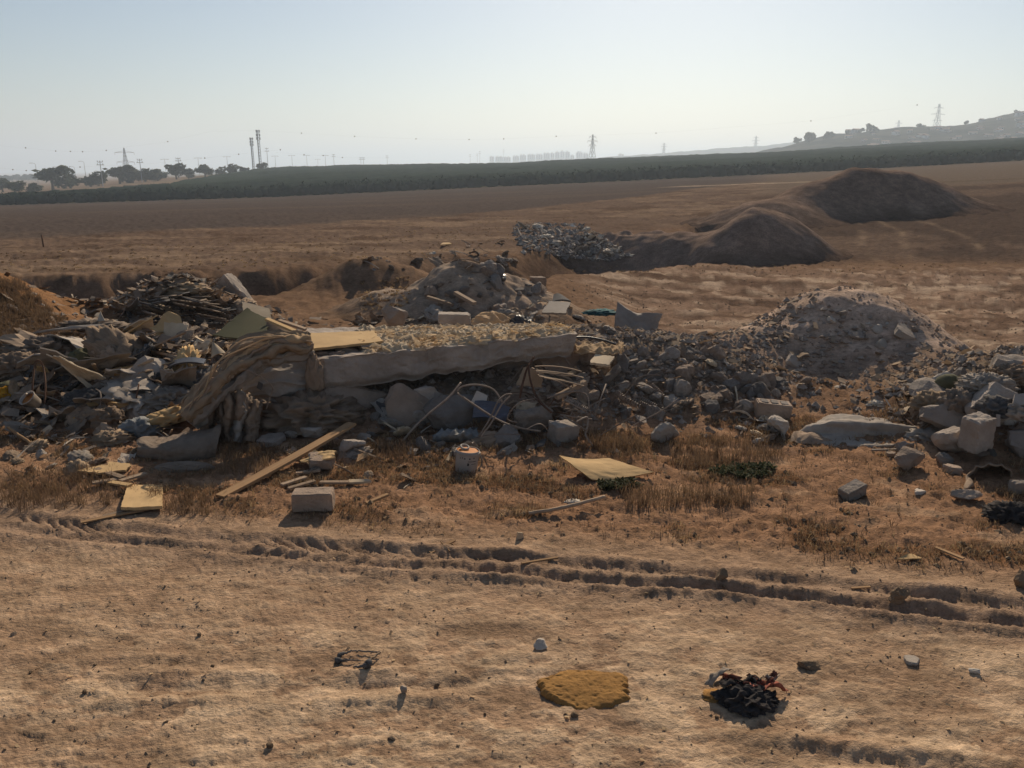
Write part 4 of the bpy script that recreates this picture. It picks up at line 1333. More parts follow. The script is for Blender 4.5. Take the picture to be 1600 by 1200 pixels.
# ------------------------------------------------------------------ rods and wires in the tangle
RB = 'rods in the tangle right of the slab'
def Wr(*a): return [W(*q) for q in a]
rods = [
    ('long pale rod leaning up from the ground under the slab', Wr((628, 690, 8.4), (660, 655, 8.5), (700, 622, 8.6), (720, 598, 8.8)), .012, 'wire_grey'),
    ('curved rod arching over the dark boulder', Wr((714, 612, 8.6), (722, 604, 8.6), (745, 601, 8.65), (770, 608, 8.7), (785, 628, 8.6)), .011, 'wire_grey'),
    ('long rod running down right across the blue sheet', Wr((714, 614, 8.5), (740, 632, 8.45), (778, 656, 8.4), (810, 668, 8.4), (845, 674, 8.4)), .011, 'wire_grey'),
    ('pair of bent rods crossing in front of the blue sheet, left one', Wr((748, 682, 8.2), (765, 655, 8.3), (778, 628, 8.4), (790, 617, 8.5), (800, 616, 8.5)), .010, 'wire_grey'),
    ('pair of bent rods crossing in front of the blue sheet, right one', Wr((752, 682, 8.2), (768, 660, 8.3), (784, 632, 8.4), (797, 619, 8.45)), .009, 'wire_grey'),
    ('black bent strip standing up against the slab', Wr((812, 622, 8.7), (817, 598, 8.75), (824, 575, 8.8), (834, 558, 8.9)), .014, 'rust'),
    ('long black curved strip sweeping down from the slab', Wr((826, 568, 8.8), (828, 590, 8.7), (836, 615, 8.6), (848, 632, 8.5), (862, 645, 8.45)), .013, 'rust'),
    ('thin angular wire left of the jagged chunk', Wr((808, 660, 8.4), (793, 655, 8.4), (800, 640, 8.45), (815, 628, 8.5), (838, 622, 8.6)), .007, 'wire_grey'),
    ('rod looping right towards the rubble', Wr((855, 622, 8.6), (880, 614, 8.7), (905, 612, 8.7), (918, 620, 8.7), (920, 640, 8.6)), .010, 'wire_grey'),
    ('pale bent rod standing at the end of the pile', Wr((900, 660, 8.3), (917, 652, 8.4), (918, 665, 8.35), (915, 680, 8.3), (926, 696, 8.2)), .011, 'wire_grey'),
    ('thin straight rod leaning right of the bent pale rod', Wr((929, 650, 8.6), (947, 600, 8.9)), .009, 'wire_grey'),
    ('straight rod across the grey chunks below the slab', Wr((875, 648, 8.5), (925, 655, 8.5)), .008, 'wire_grey'),
    ('short rod crossing down to the square block', Wr((880, 650, 8.4), (916, 672, 8.3)), .009, 'wire_grey'),
    ('rod leaning over the ribbed strip', Wr((890, 592, 8.9), (904, 622, 8.7), (918, 650, 8.5)), .008, 'wire_grey'),
    ('thin rod crossing behind the bent pale rod', Wr((891, 650, 8.5), (907, 615, 8.8)), .007, 'wire_grey'),
    ('thin rod rising from the gravel left of the rubble mound', Wr((1125, 538, 11.2), (1130, 585, 11.0)), .010, 'wire_grey'),
    ('pale rod lying on the rubble crest near the mound', Wr((1055, 580, 10.6), (1100, 588, 10.5), (1138, 592, 10.4)), .014, 'wire_grey'),
    ('rod sloping over the brown rubble right of the grey sheet', Wr((1060, 552, 11.3), (1110, 538, 11.6)), .008, 'wire_grey'),
    ('black hose curving over the torn cream cloth', Wr((890, 528, 9.8), (915, 527, 9.9), (940, 531, 9.9), (962, 538, 9.9)), .016, 'black_plastic'),
    ('dark cable lying from the slab to the pale sack', Wr((735, 508, 11.2), (750, 514, 11.1), (764, 522, 10.9)), .014, 'dark_cloth'),
]
for k, (lab, P, r_, m_) in enumerate(rods):
    rod('hose' if 'hose' in lab else ('cable' if 'cable' in lab else 'metal_rod'), lab, 'hose' if 'hose' in lab else ('cable' if 'cable' in lab else 'rod'), P, r_, m_, RB)
# bundle of thin laths below the slab's right end
for k in range(9):
    a = W(832 + k * 2 + rng.uniform(-4, 4), 572 + k * 2.2, 9.0 - .03 * k); b = W(900 + rng.uniform(-10, 14), 580 + k * 3.2, 9.0 - .03 * k)
    plank('lath', 'thin wooden lath in the bundle under the right end of the slab', 'lath', a, b, .03, .012, 'grey_wood', group='laths under the right end of the slab', bow=rng.uniform(-.03, .03))
plank('wood_beam', 'short grey wooden beam pointing up from the rubble right of the laths', 'beam', W(868, 618, 8.7), W(914, 594, 8.9), .07, .05, 'grey_wood')
panel('cardboard', 'brown cardboard flap behind the black strips', 'cardboard', [W(806, 602, 9.0), W(846, 606, 9.0), W(850, 578, 9.1), (W(818, 574, 9.1))], 'cloth_tan', th=.02, bend=.03, seed=8, jag=.04)
# ribbed metal strip
def ribbed(label, p0, p1, w, n, m):
    p0, p1 = Vector(p0), Vector(p1)
    t = p1 - p0; L = t.length; t.normalize(); s = t.cross(Vector((0, -.5, .85))).normalized() * w; u = s.cross(t).normalized()
    o = thing('ribbed_strip', label, 'metal strip', tuple(p0))
    for sg in (-1, 1):
        rod('side_rail', None, None, [Vector((0, 0, 0)) + s * sg, t * L + s * sg], .008, 'wire_grey', parent=o)
    for k in range(n):
        q = t * L * (k + .5) / n
        rod('rib', None, None, [q - s, q + s + t * .01], .007, 'wire_grey', parent=o)
ribbed('ribbed metal strip slanting through the rods', W(884, 622, 8.6), W(917, 640, 8.5), .03, 13, 'wire_grey')

rr = random.Random(77)
for k in range(34):
    a_, b_ = rr.uniform(690, 1010), rr.uniform(585, 690)
    p = G(a_, b_); L_ = rr.uniform(.25, .7); an = rr.uniform(-.6, 3.6)
    q = p + Vector((math.cos(an) * L_, rr.uniform(-.2, .3), rr.uniform(.02, .35)))
    m_ = (p + q) / 2 + Vector((rr.uniform(-.1, .1), 0, rr.uniform(-.05, .18)))
    rod('thin_wire', 'thin bent wire in the tangle under and right of the slab', 'wire', [p, m_, q], rr.uniform(.004, .008), rr.choice(['wire_grey', 'wire_grey', 'rust']), 'thin wires in the tangle', sides=5)
# coil-spring netting
def spring(label, p0, p1, r_, turns):
    p0, p1 = Vector(p0), Vector(p1)
    t = (p1 - p0); L = t.length; t.normalize()
    a = t.cross(Vector((0, 0, 1))).normalized(); b = t.cross(a)
    P = [t * L * i / (turns * 10) + (a * math.cos(i * .628) + b * math.sin(i * .628)) * r_ for i in range(turns * 10 + 1)]
    v, f = tube_mesh('s', P, .007, 4)
    tag(obj('coil_spring', mesh('coil_spring', v, f), 'wire_grey', None, p0), label, 'spring', 'coil springs in the rubble')
for k, (p0, p1) in enumerate((((1000, 622, 9.4), (1026, 636, 9.2)), ((996, 628, 9.3), (1022, 640, 9.1)), ((1012, 602, 9.6), (1030, 622, 9.4)), ((1018, 600, 9.6), (1036, 620, 9.4)), ((962, 612, 9.4), (985, 628, 9.2)), ((966, 618, 9.3), (1000, 636, 9.1)), ((1026, 622, 9.4), (1038, 646, 9.1)), ((980, 662, 8.9), (1004, 664, 8.9)))):
    spring('grey coil spring from a mattress among the rubble right of the rods', W(*p0), W(*p1), .028, 9)

# ------------------------------------------------------------------ the long cloth, curtains and sheet at the slab's left end
t = thing('cloth_runner', 'long bundle of tan cloth strips arching from the slab to the ground', 'cloth', tuple(G(290, 660)))
arc = [((487, 541), 9.2, 9), ((440, 541), 9.0, 12), ((394, 554), 8.85, 16), ((356, 582), 8.6, 16), ((326, 620), 8.4, 12), ((292, 656), 8.25, 10)]
p0 = Vector(t.location)
rr = random.Random(9)
for k, (o_, w_, m_) in enumerate(((-.75, .55, 'cloth_tan'), (-.1, .5, 'cloth_brown'), (.35, .5, 'cloth_tan'), (.85, .45, 'cloth_grey'), (-.4, .35, 'cloth_cream'))):
    rows = []
    for q, ((px, py), y, hw) in enumerate(arc):
        wob = rr.uniform(-.6, .6)
        dx, dy = (.25, 1) if q < 2 else (.75, .7)
        c0, c1 = (o_ + wob - w_) * hw, (o_ + wob + w_) * hw
        rows.append([W(px + c0 * dx, py + c0 * dy, y + .10) - p0, W(px + (c0 + c1) / 2 * dx, py + (c0 + c1) / 2 * dy, y - .05 - .05 * (k % 3)) - p0, W(px + c1 * dx, py + c1 * dy, y + .06) - p0])
    drape('cloth_strip', None, None, rows, m_, parent=t, n=(110, 36), folds=2, along=1, amp=.02, seed=21 + k, th=.012, rag=.06, crump=.05)
for k in range(4):
    o_ = rr.uniform(-1.5, 1.5)
    rod('frayed_strand', None, None, [W(px + o_ * hw * .6 + rr.uniform(-8, 8), py + o_ * hw * .7 + rr.uniform(-7, 7), y - .12 - rr.uniform(0, .06)) - p0 for (px, py), y, hw in arc], rr.uniform(.005, .011), rr.choice(['cloth_tan', 'cloth_brown', 'cloth_cream', 'cloth_grey']), parent=t, sides=5)
drape('mattress_cover', 'sagging grey mattress sheet with ridged folds under the carpet strip', 'mattress sheet', [
    [W(384, 556, 9.3), W(430, 548, 9.4), W(488, 552, 9.4)],
    [W(376, 590, 9.1), W(430, 578, 9.05), W(486, 580, 9.2)],
    [W(380, 612, 9.05), W(432, 604, 8.95), W(478, 606, 9.1)],
    [W(396, 618, 9.1), W(438, 628, 9.0), W(470, 622, 9.1)]], 'mattress_cloth', n=(90, 100), folds=5, along=0, amp=.035, seed=23, th=.03, crump=.006)
panel('dark_patch', 'small dark cloth patch on the grey mattress sheet', 'cloth patch', [W(401, 606, 8.93), W(408, 610, 8.93), W(411, 600, 8.94), W(404, 596, 8.94)], 'dark_cloth', th=.01)
drape('hanging_rags', 'frayed grey strips hanging under the carpet strip', 'rags', [
    [W(352, 568, 8.75), W(370, 560, 8.8), W(386, 566, 8.9)],
    [W(345, 595, 8.65), W(364, 592, 8.7), W(380, 596, 8.8)],
    [W(340, 622, 8.5), W(356, 620, 8.6), W(376, 618, 8.75)]], 'cloth_brown', n=(60, 60), folds=7, along=1, amp=.02, seed=25, rag=.03)
t = thing('crumpled_curtain', 'crumpled grey-brown curtain heaped at the foot of the carpet strip', 'curtain', tuple(G(368, 692)))
p0 = Vector(t.location); rr = random.Random(31)
for k in range(8):
    tx = 336 + k * 9.0 + rr.uniform(-5, 5); ty = 632 - 20 * math.sin(math.pi * (k + .5) / 8) + rr.uniform(-4, 4)
    bx = tx + rr.uniform(-20, 14) ; hw = rr.uniform(7, 12); yy = 8.65 - .04 * (k % 3)
    g = G(bx, 690 + rr.uniform(-5, 5))
    def row(px, py, y, f=1.0): return [W(px - hw * f, py + 3, y + .08) - p0, W(px, py, y - .05) - p0, W(px + hw * f, py + 3, y + .08) - p0]
    rows = [row(tx, ty + 8, yy + .3), row(tx, ty, yy), row((tx * 2 + bx) / 3 + rr.uniform(-5, 5), ty * .6 + 690 * .4, yy - .15, 1.2), row((tx + bx * 2) / 3, ty * .3 + 690 * .7, (yy + g.y * 2) / 3, 1.1), row(bx, 690, g.y + .03, 1.3)]
    drape('curtain_fold', None, None, rows, rr.choice(['cloth_grey', 'cloth_brown', 'cloth_brown', 'carpet']), parent=t, n=(60, 22), folds=2, along=1, amp=.018, seed=60 + k, th=.01, rag=.03, crump=.03)
rod('bent_wire', 'thin bent wire over the grey mattress sheet', 'wire', Wr((364, 574, 8.6), (390, 580, 8.55), (412, 592, 8.55), (426, 606, 8.6), (422, 620, 8.6), (416, 640, 8.6)), .007, 'wire_grey', n=40)
bundle('brush_clump', 'dry brown thorny brush under the left end of the slab', 'brush', 478, 668, 120, 62, 'cloth_brown', seed=4, amp=.5, freq=2.4)
bundle('cloth_strip', 'brown rag hanging over the left corner of the slab', 'rag', 492, 610, 26, 66, 'cloth_brown', seed=6, y=9.05, amp=.3, freq=2, deep=.5)

# panels behind it
panel('olive_board', 'olive green board with a pointed corner leaning behind the slab', 'board', [W(333, 524, 10.6), W(418, 528, 10.4), W(418, 496, 11.1), W(385, 481, 11.3)], 'olive_board', th=.025, bend=-.02, seed=9, jag=.03)
panel('pale_board', 'pale tan board peeking over the olive board', 'board', [W(380, 488, 11.5), W(424, 500, 11.4), W(421, 482, 11.7), W(378, 471, 11.8)], 'pale_board', th=.02, seed=10, jag=.02)
panel('tipped_board', 'tipped dark board with a lit upper edge right of the olive board', 'board', [W(416, 530, 10.6), W(466, 526, 10.7), W(466, 518, 10.9), W(416, 497, 10.9)], 'cloth_brown', th=.03, seed=11)
plank('edge_board', 'narrow tan board resting on the tipped dark board', 'board', W(417, 497, 10.75), W(466, 518, 10.65), .09, .03, 'tan_board')
plank('edge_board', 'second narrow dark board right of the narrow tan one', 'board', W(436, 499, 11.1), W(478, 513, 11.0), .08, .03, 'grey_wood')
panel('standing_board', 'upright pale board with a dark smudge in the left heap', 'board', [W(250, 548, 11.4), W(287, 553, 11.3), W(294, 508, 11.6), W(257, 503, 11.7)], 'pale_board', th=.02, bend=.02, seed=12, jag=.03)
panel('dark_smudge', 'dark torn label stuck on the upright pale board', 'label', [W(260, 532, 11.28), W(279, 534, 11.22), W(279, 528, 11.27), W(261, 527, 11.33)], 'dark_cloth', th=.005, jag=.1, n=(14, 8))
panel('crumpled_paper', 'creased cream sheet lying right of the upright board', 'paper sheet', [W(276, 562, 10.8), W(318, 558, 10.6), W(335, 536, 11.0), W(300, 540, 11.2)], 'pale_board', th=.01, wav=.12, seed=13, jag=.05)
panel('paper_flap', 'bright triangular cream flap beside the carpet strip', 'paper flap', [W(330, 560, 9.6), W(354, 552, 9.6), W(342, 541, 9.75), W(331, 534, 9.8)], 'pale_board', th=.01, bend=.04, seed=14)
panel('slanted_board', 'large slanted tan board in the middle of the left heap', 'board', [lift(G(134, 592), .10), lift(G(166, 588), .1), lift(G(104, 560), .35), lift(G(76, 553), .35)], 'pale_board', th=.018, wav=.05, seed=15, jag=.06)
plank('grey_beam', 'long grey metal beam at the back of the left heap', 'beam', W(86, 532, 12.2), W(174, 534, 12.0), .12, .09, 'grey_sheet')
panel('black_sheet', 'black curved sheet below the creased cream sheet', 'sheet', [W(262, 574, 10.2), W(318, 568, 10.0), W(322, 561, 10.2), W(266, 566, 10.4)], 'black_plastic', th=.02, bend=.05, seed=16)
plank('thin_board', 'thin tan board sticking out below the black sheet', 'board', W(165, 578, 10.4), W(240, 570, 10.3), .10, .02, 'tan_board', bow=.02)
panel('curled_board', 'curled tan board tip pointing right above the yellow bag', 'board', [lift(G(146, 640), .06), lift(G(208, 640), .03), lift(G(212, 633), .05), lift(G(135, 629), .16)], 'tan_board', th=.015, bend=.05, wav=.03, seed=17)
panel('white_flap', 'white triangular scrap standing at the back of the left heap', 'scrap', [W(151, 503, 12.6), W(164, 501, 12.6), W(159, 492, 12.65), W(157, 486, 12.7)], 'white_shard', th=.012)
panel('white_flap', 'small curled white scrap below the white triangle', 'scrap', [W(166, 520, 12.2), W(175, 526, 12.1), W(172, 518, 12.2), W(168, 513, 12.3)], 'white_shard', th=.012, bend=.04)
# coloured litter
bundle('yellow_bag', 'crumpled bright yellow bag at the far left edge', 'bag', 8, 622, 30, 22, 'yellow', 31, .4, 2.0)
bundle('yellow_bag', 'small shiny yellow wrapper in the front of the left heap', 'wrapper', 122, 660, 18, 15, 'yellow', 33, .5, 2.2)
bundle('teal_bag', 'small teal plastic bag in the left heap', 'bag', 177, 626, 22, 17, 'teal', 35, .5, 2.2)
bundle('olive_pad', 'small olive cushion behind the yellow bag', 'cushion', 6, 612, 40, 18, 'olive_board', 37, .15, 1.2, y=9.9)
bundle('cloth_roll', 'small tan stump of rolled cloth beside the yellow bag', 'cloth roll', 22, 620, 16, 32, 'cloth_tan', 39, .2, 1.6)
bundle('blue_bag', 'crumpled blue-grey bag among brown rags left of the folded carpet', 'bag', 214, 680, 50, 30, 'pale_blue', 41, .45, 2.0)
bundle('blue_scrap', 'small blue rag above the yellow wrapper', 'rag', 125, 652, 26, 9, 'teal', 43, .5, 2.4)
bundle('grey_bale', 'dark grey ridged bale of cloth in the middle of the left heap', 'cloth bale', 130, 634, 66, 28, 'dark_cloth', 45, .28, 2.4)
bundle('brown_rag_heap', 'large brown rag heap behind the yellow wrapper', 'rag heap', 152, 668, 62, 38, 'cloth_brown', 47, .3, 1.8)
bundle('frayed_rag', 'tan frayed rag in front of the blue-grey bag', 'rag', 170, 694, 50, 24, 'cloth_tan', 49, .5, 2.6)
bundle('striped_bag', 'folded grey striped bag left of the carpet strip foot', 'bag', 258, 635, 66, 34, 'cloth_grey', 51, .4, 2.0)
bundle('moss_cushion', 'dark green padded cushion behind the tan rags', 'cushion', 128, 565, 40, 24, 'olive_board', 53, .3, 1.6)
bundle('rag_ball', 'big brown rag ball behind the slanted board', 'rag heap', 165, 570, 44, 34, 'cloth_brown', 55, .35, 2.2)
bundle('tan_rags', 'tan rags piled on top of the rag ball', 'rags', 186, 552, 60, 20, 'cloth_tan', 57, .5, 2.8)
bundle('grey_rag', 'grey folded cloth right of the rag ball', 'rag', 200, 562, 26, 28, 'cloth_grey', 59, .4, 2.0)
bundle('dark_rags', 'dark rags heaped on the slope edge above the slanted board', 'rags', 130, 520, 80, 22, 'carpet', 61, .5, 2.4)
bundle('dark_rags', 'dark rags at the left end of the grey beam', 'rags', 55, 560, 90, 34, 'carpet', 63, .45, 2.2)
bundle('brown_bundle', 'brown cloth bundle at the left edge above the yellow bag', 'cloth bundle', 20, 585, 66, 36, 'cloth_brown', 65, .4, 1.8)
rod('tan_roll', 'long tan cloth roll sloping right at the left edge', 'cloth roll', Wr((-6, 558, 11.0), (25, 572, 10.8), (60, 584, 10.6)), .075, 'cloth_tan', n=24, sides=9, jit=.02)
rod('hoop', 'thin black wire hoop standing in the left heap', 'wire hoop', Wr((50, 625, 9.5), (51, 600, 9.6), (55, 568, 9.8), (62, 564, 9.8), (68, 575, 9.8), (71, 600, 9.6), (70, 630, 9.4)), .012, 'rust', n=50)
rod('thin_rod', 'short black rod upright beside the teal bag', 'rod', Wr((213, 622, 9.3), (217, 600, 9.4)), .011, 'rust')
rod('pale_stick', 'pale stick leaning in the gravel at the far left', 'stick', [lift(G(12, 668), .12), lift(G(50, 694), .02)], .018, 'wood', jit=.004)
rod('pale_stick', 'thin pale stick poking up from the grey bale', 'stick', Wr((157, 640, 8.9), (157, 615, 9.1), (150, 608, 9.2)), .008, 'wire_grey', n=14)

def small_bucket():
    p = G(58, 640)
    s = 26 / FPX * p.y
    t = thing('plastic_tub', 'small white and orange tub tipped over in the left gravel', 'tub', tuple(p), .4)
    prof = [(.0, 0), (.42, 0), (.5, .75), (.53, .75), (.53, .8), (.47, .8), (.44, .1), (0, .08)]
    V, F = lathe(prof, 20)
    b = obj('body', mesh('body', [tuple(np.array(q) * s) for q in V], F, True), 'white_plastic', t)
    V, F = lathe([(0, .60), (.455, .60), (.455, .63), (0, .64)], 20)
    obj('contents', mesh('contents', [tuple(np.array(q) * s) for q in V], F), 'orange', t)
    t.rotation_euler = (.5, -.5, .2); t.location.z += .06

def lathe(prof, n):
    V, F = [], []
    for (r_, z) in prof:
        for k in range(n):
            a = 2 * math.pi * k / n
            V.append((r_ * math.cos(a), r_ * math.sin(a), z))
    for i in range(len(prof) - 1):
        for k in range(n):
            k2 = (k + 1) % n
            F.append((i * n + k, i * n + k2, (i + 1) * n + k2, (i + 1) * n + k))
    return V, F
small_bucket()

# folded carpet standing in the grass
drape('folded_carpet', 'dark brown folded carpet standing stiffly in the grass at the left front', 'carpet', [
    [G(214, 712), G(262, 720), G(300, 722), G(336, 714)],
    [W(216, 700, G(214, 712).y), W(262, 704, G(262, 720).y), W(300, 700, G(300, 722).y), W(340, 694, G(336, 714).y)],
    [W(214, 688, 8.1), W(258, 692, 8.0), W(300, 682, 8.0), W(345, 669, 8.15)],
    [W(232, 684, 8.5), W(270, 680, 8.45), W(310, 672, 8.4), W(345, 668, 8.4)],
    [W(236, 690, 8.7), W(272, 688, 8.7), W(312, 682, 8.7), W(344, 680, 8.7)]], 'carpet', n=(90, 110), folds=2, along=1, amp=.02, seed=29, th=.025, crump=.007)
bundle('carpet_roll', 'low dark carpet roll in front of the folded carpet', 'carpet roll', 285, 735, 90, 15, 'carpet', 67, .12, 1.4, deep=.35)

# ------------------------------------------------------------------ boards and blocks in the foreground grass
pa, pb = G(343, 774), W(550, 660, 8.45)
plank('long_plank', 'long pale wooden plank leaning from the ground up to the rubble', 'plank', lift(pa, .03), pb, .12, .028, 'wood', bow=-.015, up=Vector((-.25, -.5, .85)))
panel('tan_board_piece', 'small square tan board on the grass at the left front', 'board', [lift(G(188, 793), .07), lift(G(253, 790), .06), lift(G(255, 757), .02), lift(G(200, 757), .03)], 'tan_board', th=.03, seed=18, jag=.015, wav=.008)
plank('wood_strip', 'thin pale slat poking out left below the small square board', 'slat', lift(G(126, 815), .02), lift(G(240, 792), .03), .05, .012, 'wood')
plank('wood_strip', 'short dark slat beside the pale one below the small square board', 'slat', lift(G(160, 806), .02), lift(G(198, 796), .03), .04, .012, 'grey_wood')
panel('tan_board_piece', 'broken tan board lying flat among dark strips at the left', 'board', [lift(G(150, 740), .05), lift(G(196, 734), .05), lift(G(206, 725), .05), lift(G(172, 722), .05)], 'tan_board', th=.02, seed=19, jag=.08)
panel('tan_board_piece', 'narrow pointed tan board left of the broken board', 'board', [lift(G(118, 735), .04), lift(G(150, 738), .05), lift(G(176, 728), .05), lift(G(160, 726), .05)], 'tan_board', th=.015, seed=20, jag=.04)
for k, (p0, p1) in enumerate((((150, 731), (192, 745)), ((188, 750), (228, 738)), ((144, 753), (186, 747)), ((172, 752), (203, 757)))):
    plank('weathered_stick', ('dark slat crossing the broken tan board', 'dark slat right of the broken tan board', 'grey slat in front of the broken tan board', 'tan slat behind the small square board')[k], 'slat', lift(G(*p0), .06), lift(G(*p1), .05), .06, .02, 'grey_wood' if k < 3 else 'tan_board')

def hollow_block(label, px, py, wpx, rz, tilt=(0, 0), m='concrete_pale', holes=True, L=.40):
    """building block, its hollow cells drawn as dark plates on top"""
    p = G(px, py)
    L = wpx / FPX * p.y
    w, h = L * .5, L * .47
    t = thing('building_block', label, 'building block', (p.x, p.y + w * .5, p.z + .005), rz)
    bm = bmesh.new()
    bmesh.ops.create_cube(bm, size=1)
    bmesh.ops.scale(bm, vec=(L, w, h), verts=bm.verts)
    bmesh.ops.translate(bm, vec=(0, 0, h / 2), verts=bm.verts)
    bmesh.ops.bevel(bm, geom=bm.edges[:], offset=L * .025, segments=2, affect='EDGES')
    bmesh.ops.subdivide_edges(bm, edges=bm.edges[:], cuts=5, use_grid_fill=True)
    for v in bm.verts:
        n = mn.noise_vector(v.co * 14 / L * .3 + Vector((px, py, 0))) * L * .02 + mn.noise_vector(v.co * 40 / L * .3) * L * .008
        v.co += n
    me = bpy.data.meshes.new('body'); bm.to_mesh(me); bm.free()
    obj('body', me, m, t)
    if holes:
        for k in (-1, 0, 1):
            v_, f_ = box_vf(k * L * .29, 0, h + .002, L * .2, w * .5, .012)
            obj('cell_shade', mesh('cell_shade', v_, f_), 'concrete_dark', t)  # dark plate standing in for the shade inside a hollow
    t.rotation_euler = (tilt[0], tilt[1], rz)
    return t
hollow_block('pale concrete block lying in the sandy grass below the long plank', 487, 801, 68, .08, (0, 0), 'concrete_brown', False)
hollow_block('grey concrete block tilted on the bare ground at the right', 1335, 781, 46, .5, (.12, -.22), 'concrete', False)
hollow_block('large hollow block with ridged top standing by the rubble mound', 1209, 656, 56, -.1, (.05, .1), 'concrete_brown', True)

def bucket():
    p = G(727, 742)
    D = 42 / FPX * p.y
    t = thing('plastic_bucket', 'dirty white plastic bucket with orange crust and lid ring, tilted', 'bucket', tuple(p))
    def lt(name, prof, m, n=40, par=t, sm_=True):
        V, F = lathe(prof, n)
        return obj(name, mesh(name, [tuple(np.array(q) * D) for q in V], F, sm_), m, par)
    b = lt('body', [(0, 0), (.43, 0), (.44, .02), (.475, .80), (.475, .9), (.455, .9), (.44, .78), (.42, .05), (0, .05)], 'white_plastic')
    lt('rim', [(.478, .78), (.505, .785), (.51, .83), (.478, .835)], 'white_plastic')
    V, F = lathe([(0, .87), (.2, .885), (.35, .872), (.455, .86), (.45, .84), (0, .83)], 32)
    V = [(x * D, y * D, (z + .03 * mn.noise(Vector((x * 6, y * 6, 1)))) * D) for x, y, z in V]
    obj('crust', mesh('crust', V, F, True), 'orange', t)
    o = lt('lid_ring', [(.13, 0), (.19, 0), (.2, .06), (.17, .08), (.13, .07), (.13, 0)], 'white_plastic', 24)
    o.location = (-.12 * D, .12 * D, .93 * D); o.rotation_euler = (.25, .1, 0)
    for s in (-1, 1):
        e = obj('handle_ear', mesh('handle_ear', *box_vf(s * .505 * D, 0, .72 * D, .05 * D, .12 * D, .14 * D)), 'white_plastic', t)
    P = [Vector((.5 * math.cos(a), -.12 + .06 * math.sin(a), .66 - .42 * math.sin(a))) * D for a in np.linspace(-.1, math.pi + .1, 18)]
    hd = rod('handle', None, None, [Vector((.51 * D, 0, .72 * D)), Vector((.60 * D, -.1 * D, .5 * D)), Vector((.56 * D, -.2 * D, .3 * D)), Vector((.46 * D, -.3 * D, .22 * D))], .008, 'wire_grey', parent=t)
    # worn print: band, square mark and letter blots wrapped on the wall
    def mark(a0, a1, z0, z1, nm):
        V, F = [], []
        n = 6
        for i in range(n + 1):
            a = a0 + (a1 - a0) * i / n
            for z in (z0, z1):
                r_ = .44 + .036 * z / .8 + .004
                V.append((r_ * math.cos(a) * D, r_ * math.sin(a) * D, z * D))
        for i in range(n):
            F.append((i * 2, i * 2 + 2, i * 2 + 3, i * 2 + 1))
        obj(nm, mesh(nm, V, F), 'printed', t)
    c = -math.pi / 2
    mark(c - .02, c + .75, .52, .545, 'printed_band')
    mark(c - .06, c + .10, .36, .47, 'printed_square')
    for k in range(5):
        mark(c + .32 + k * .09, c + .38 + k * .09, .41, .445, 'printed_letter')
    for a_, z_, w_ in ((-.52, .64, .06), (-.3, .62, .1), (.12, .62, .12), (.5, .64, .1), (-.7, .62, .05)):
        mark(c + a_ - w_ / 2, c + a_ + w_ / 2, z_, z_ + .06, 'printed_blot')
    t.rotation_euler = (-.03, .10, .15)
    t.location.y += D * .45
bucket()

panel('tan_board_piece', 'large bent tan board lying on the grass in the centre front', 'board', [lift(G(926, 750), .035), lift(G(1022, 738), .07), lift(G(952, 716), .08), lift(G(874, 712), .20)], 'tan_board', th=.022, bend=-.05, n=(24, 20), jag=.012, wav=.015, seed=30)
rod('wooden_pole', 'thin dark wooden pole lying in the grass left of the bent tan board', 'pole', [lift(G(826, 802), .03), lift(G(880, 793), .05), lift(G(945, 776), .06)], .017, 'grey_wood', n=20, jit=.003)
bundle('white_rag', 'little white rag beside the wooden pole', 'rag', 896, 786, 22, 8, 'white_shard', 71, .5, 2.4)
plank('wood_stick', 'short pale stick right of the pale block', 'stick', lift(G(572, 785), .02), lift(G(606, 771), .05), .04, .02, 'wood')
plank('wood_stick', 'short broken lath lying across a twig near the ruts', 'lath', lift(G(672, 863), .01), lift(G(710, 843), .03), .035, .012, 'wood')
rod('twig', 'thin twig crossing the broken lath', 'twig', [lift(G(688, 846), .03), lift(G(703, 862), .01)], .006, 'wood', jit=.003)
plank('wood_stick', 'thin strip of wood on the edge of the ruts', 'stick', lift(G(815, 879), .01), lift(G(872, 870), .01), .02, .012, 'wood')
plank('wood_stick', 'pale thin slat in the grass at the right', 'slat', lift(G(1462, 854), .02), lift(G(1506, 872), .02), .03, .012, 'wood')
plank('wood_stick', 'pale slat lying at the road edge on the right', 'slat', lift(G(1330, 918), .01), lift(G(1360, 916), .01), .02, .01, 'wood')
panel('flat_scrap', 'flat pale scrap of board left of the thin slat at the right', 'scrap', [lift(G(1400, 874), .02), lift(G(1440, 872), .03), lift(G(1425, 865), .03), lift(G(1415, 866), .03)], 'tan_board', th=.012, jag=.05, seed=32)
panel('flat_scrap', 'small white scrap standing near the wooden pole', 'scrap', [lift(G(806, 843), 0), lift(G(818, 840), 0), W(816, 832, G(818, 840).y), W(808, 831, G(806, 843).y)], 'pale_board', th=.01)

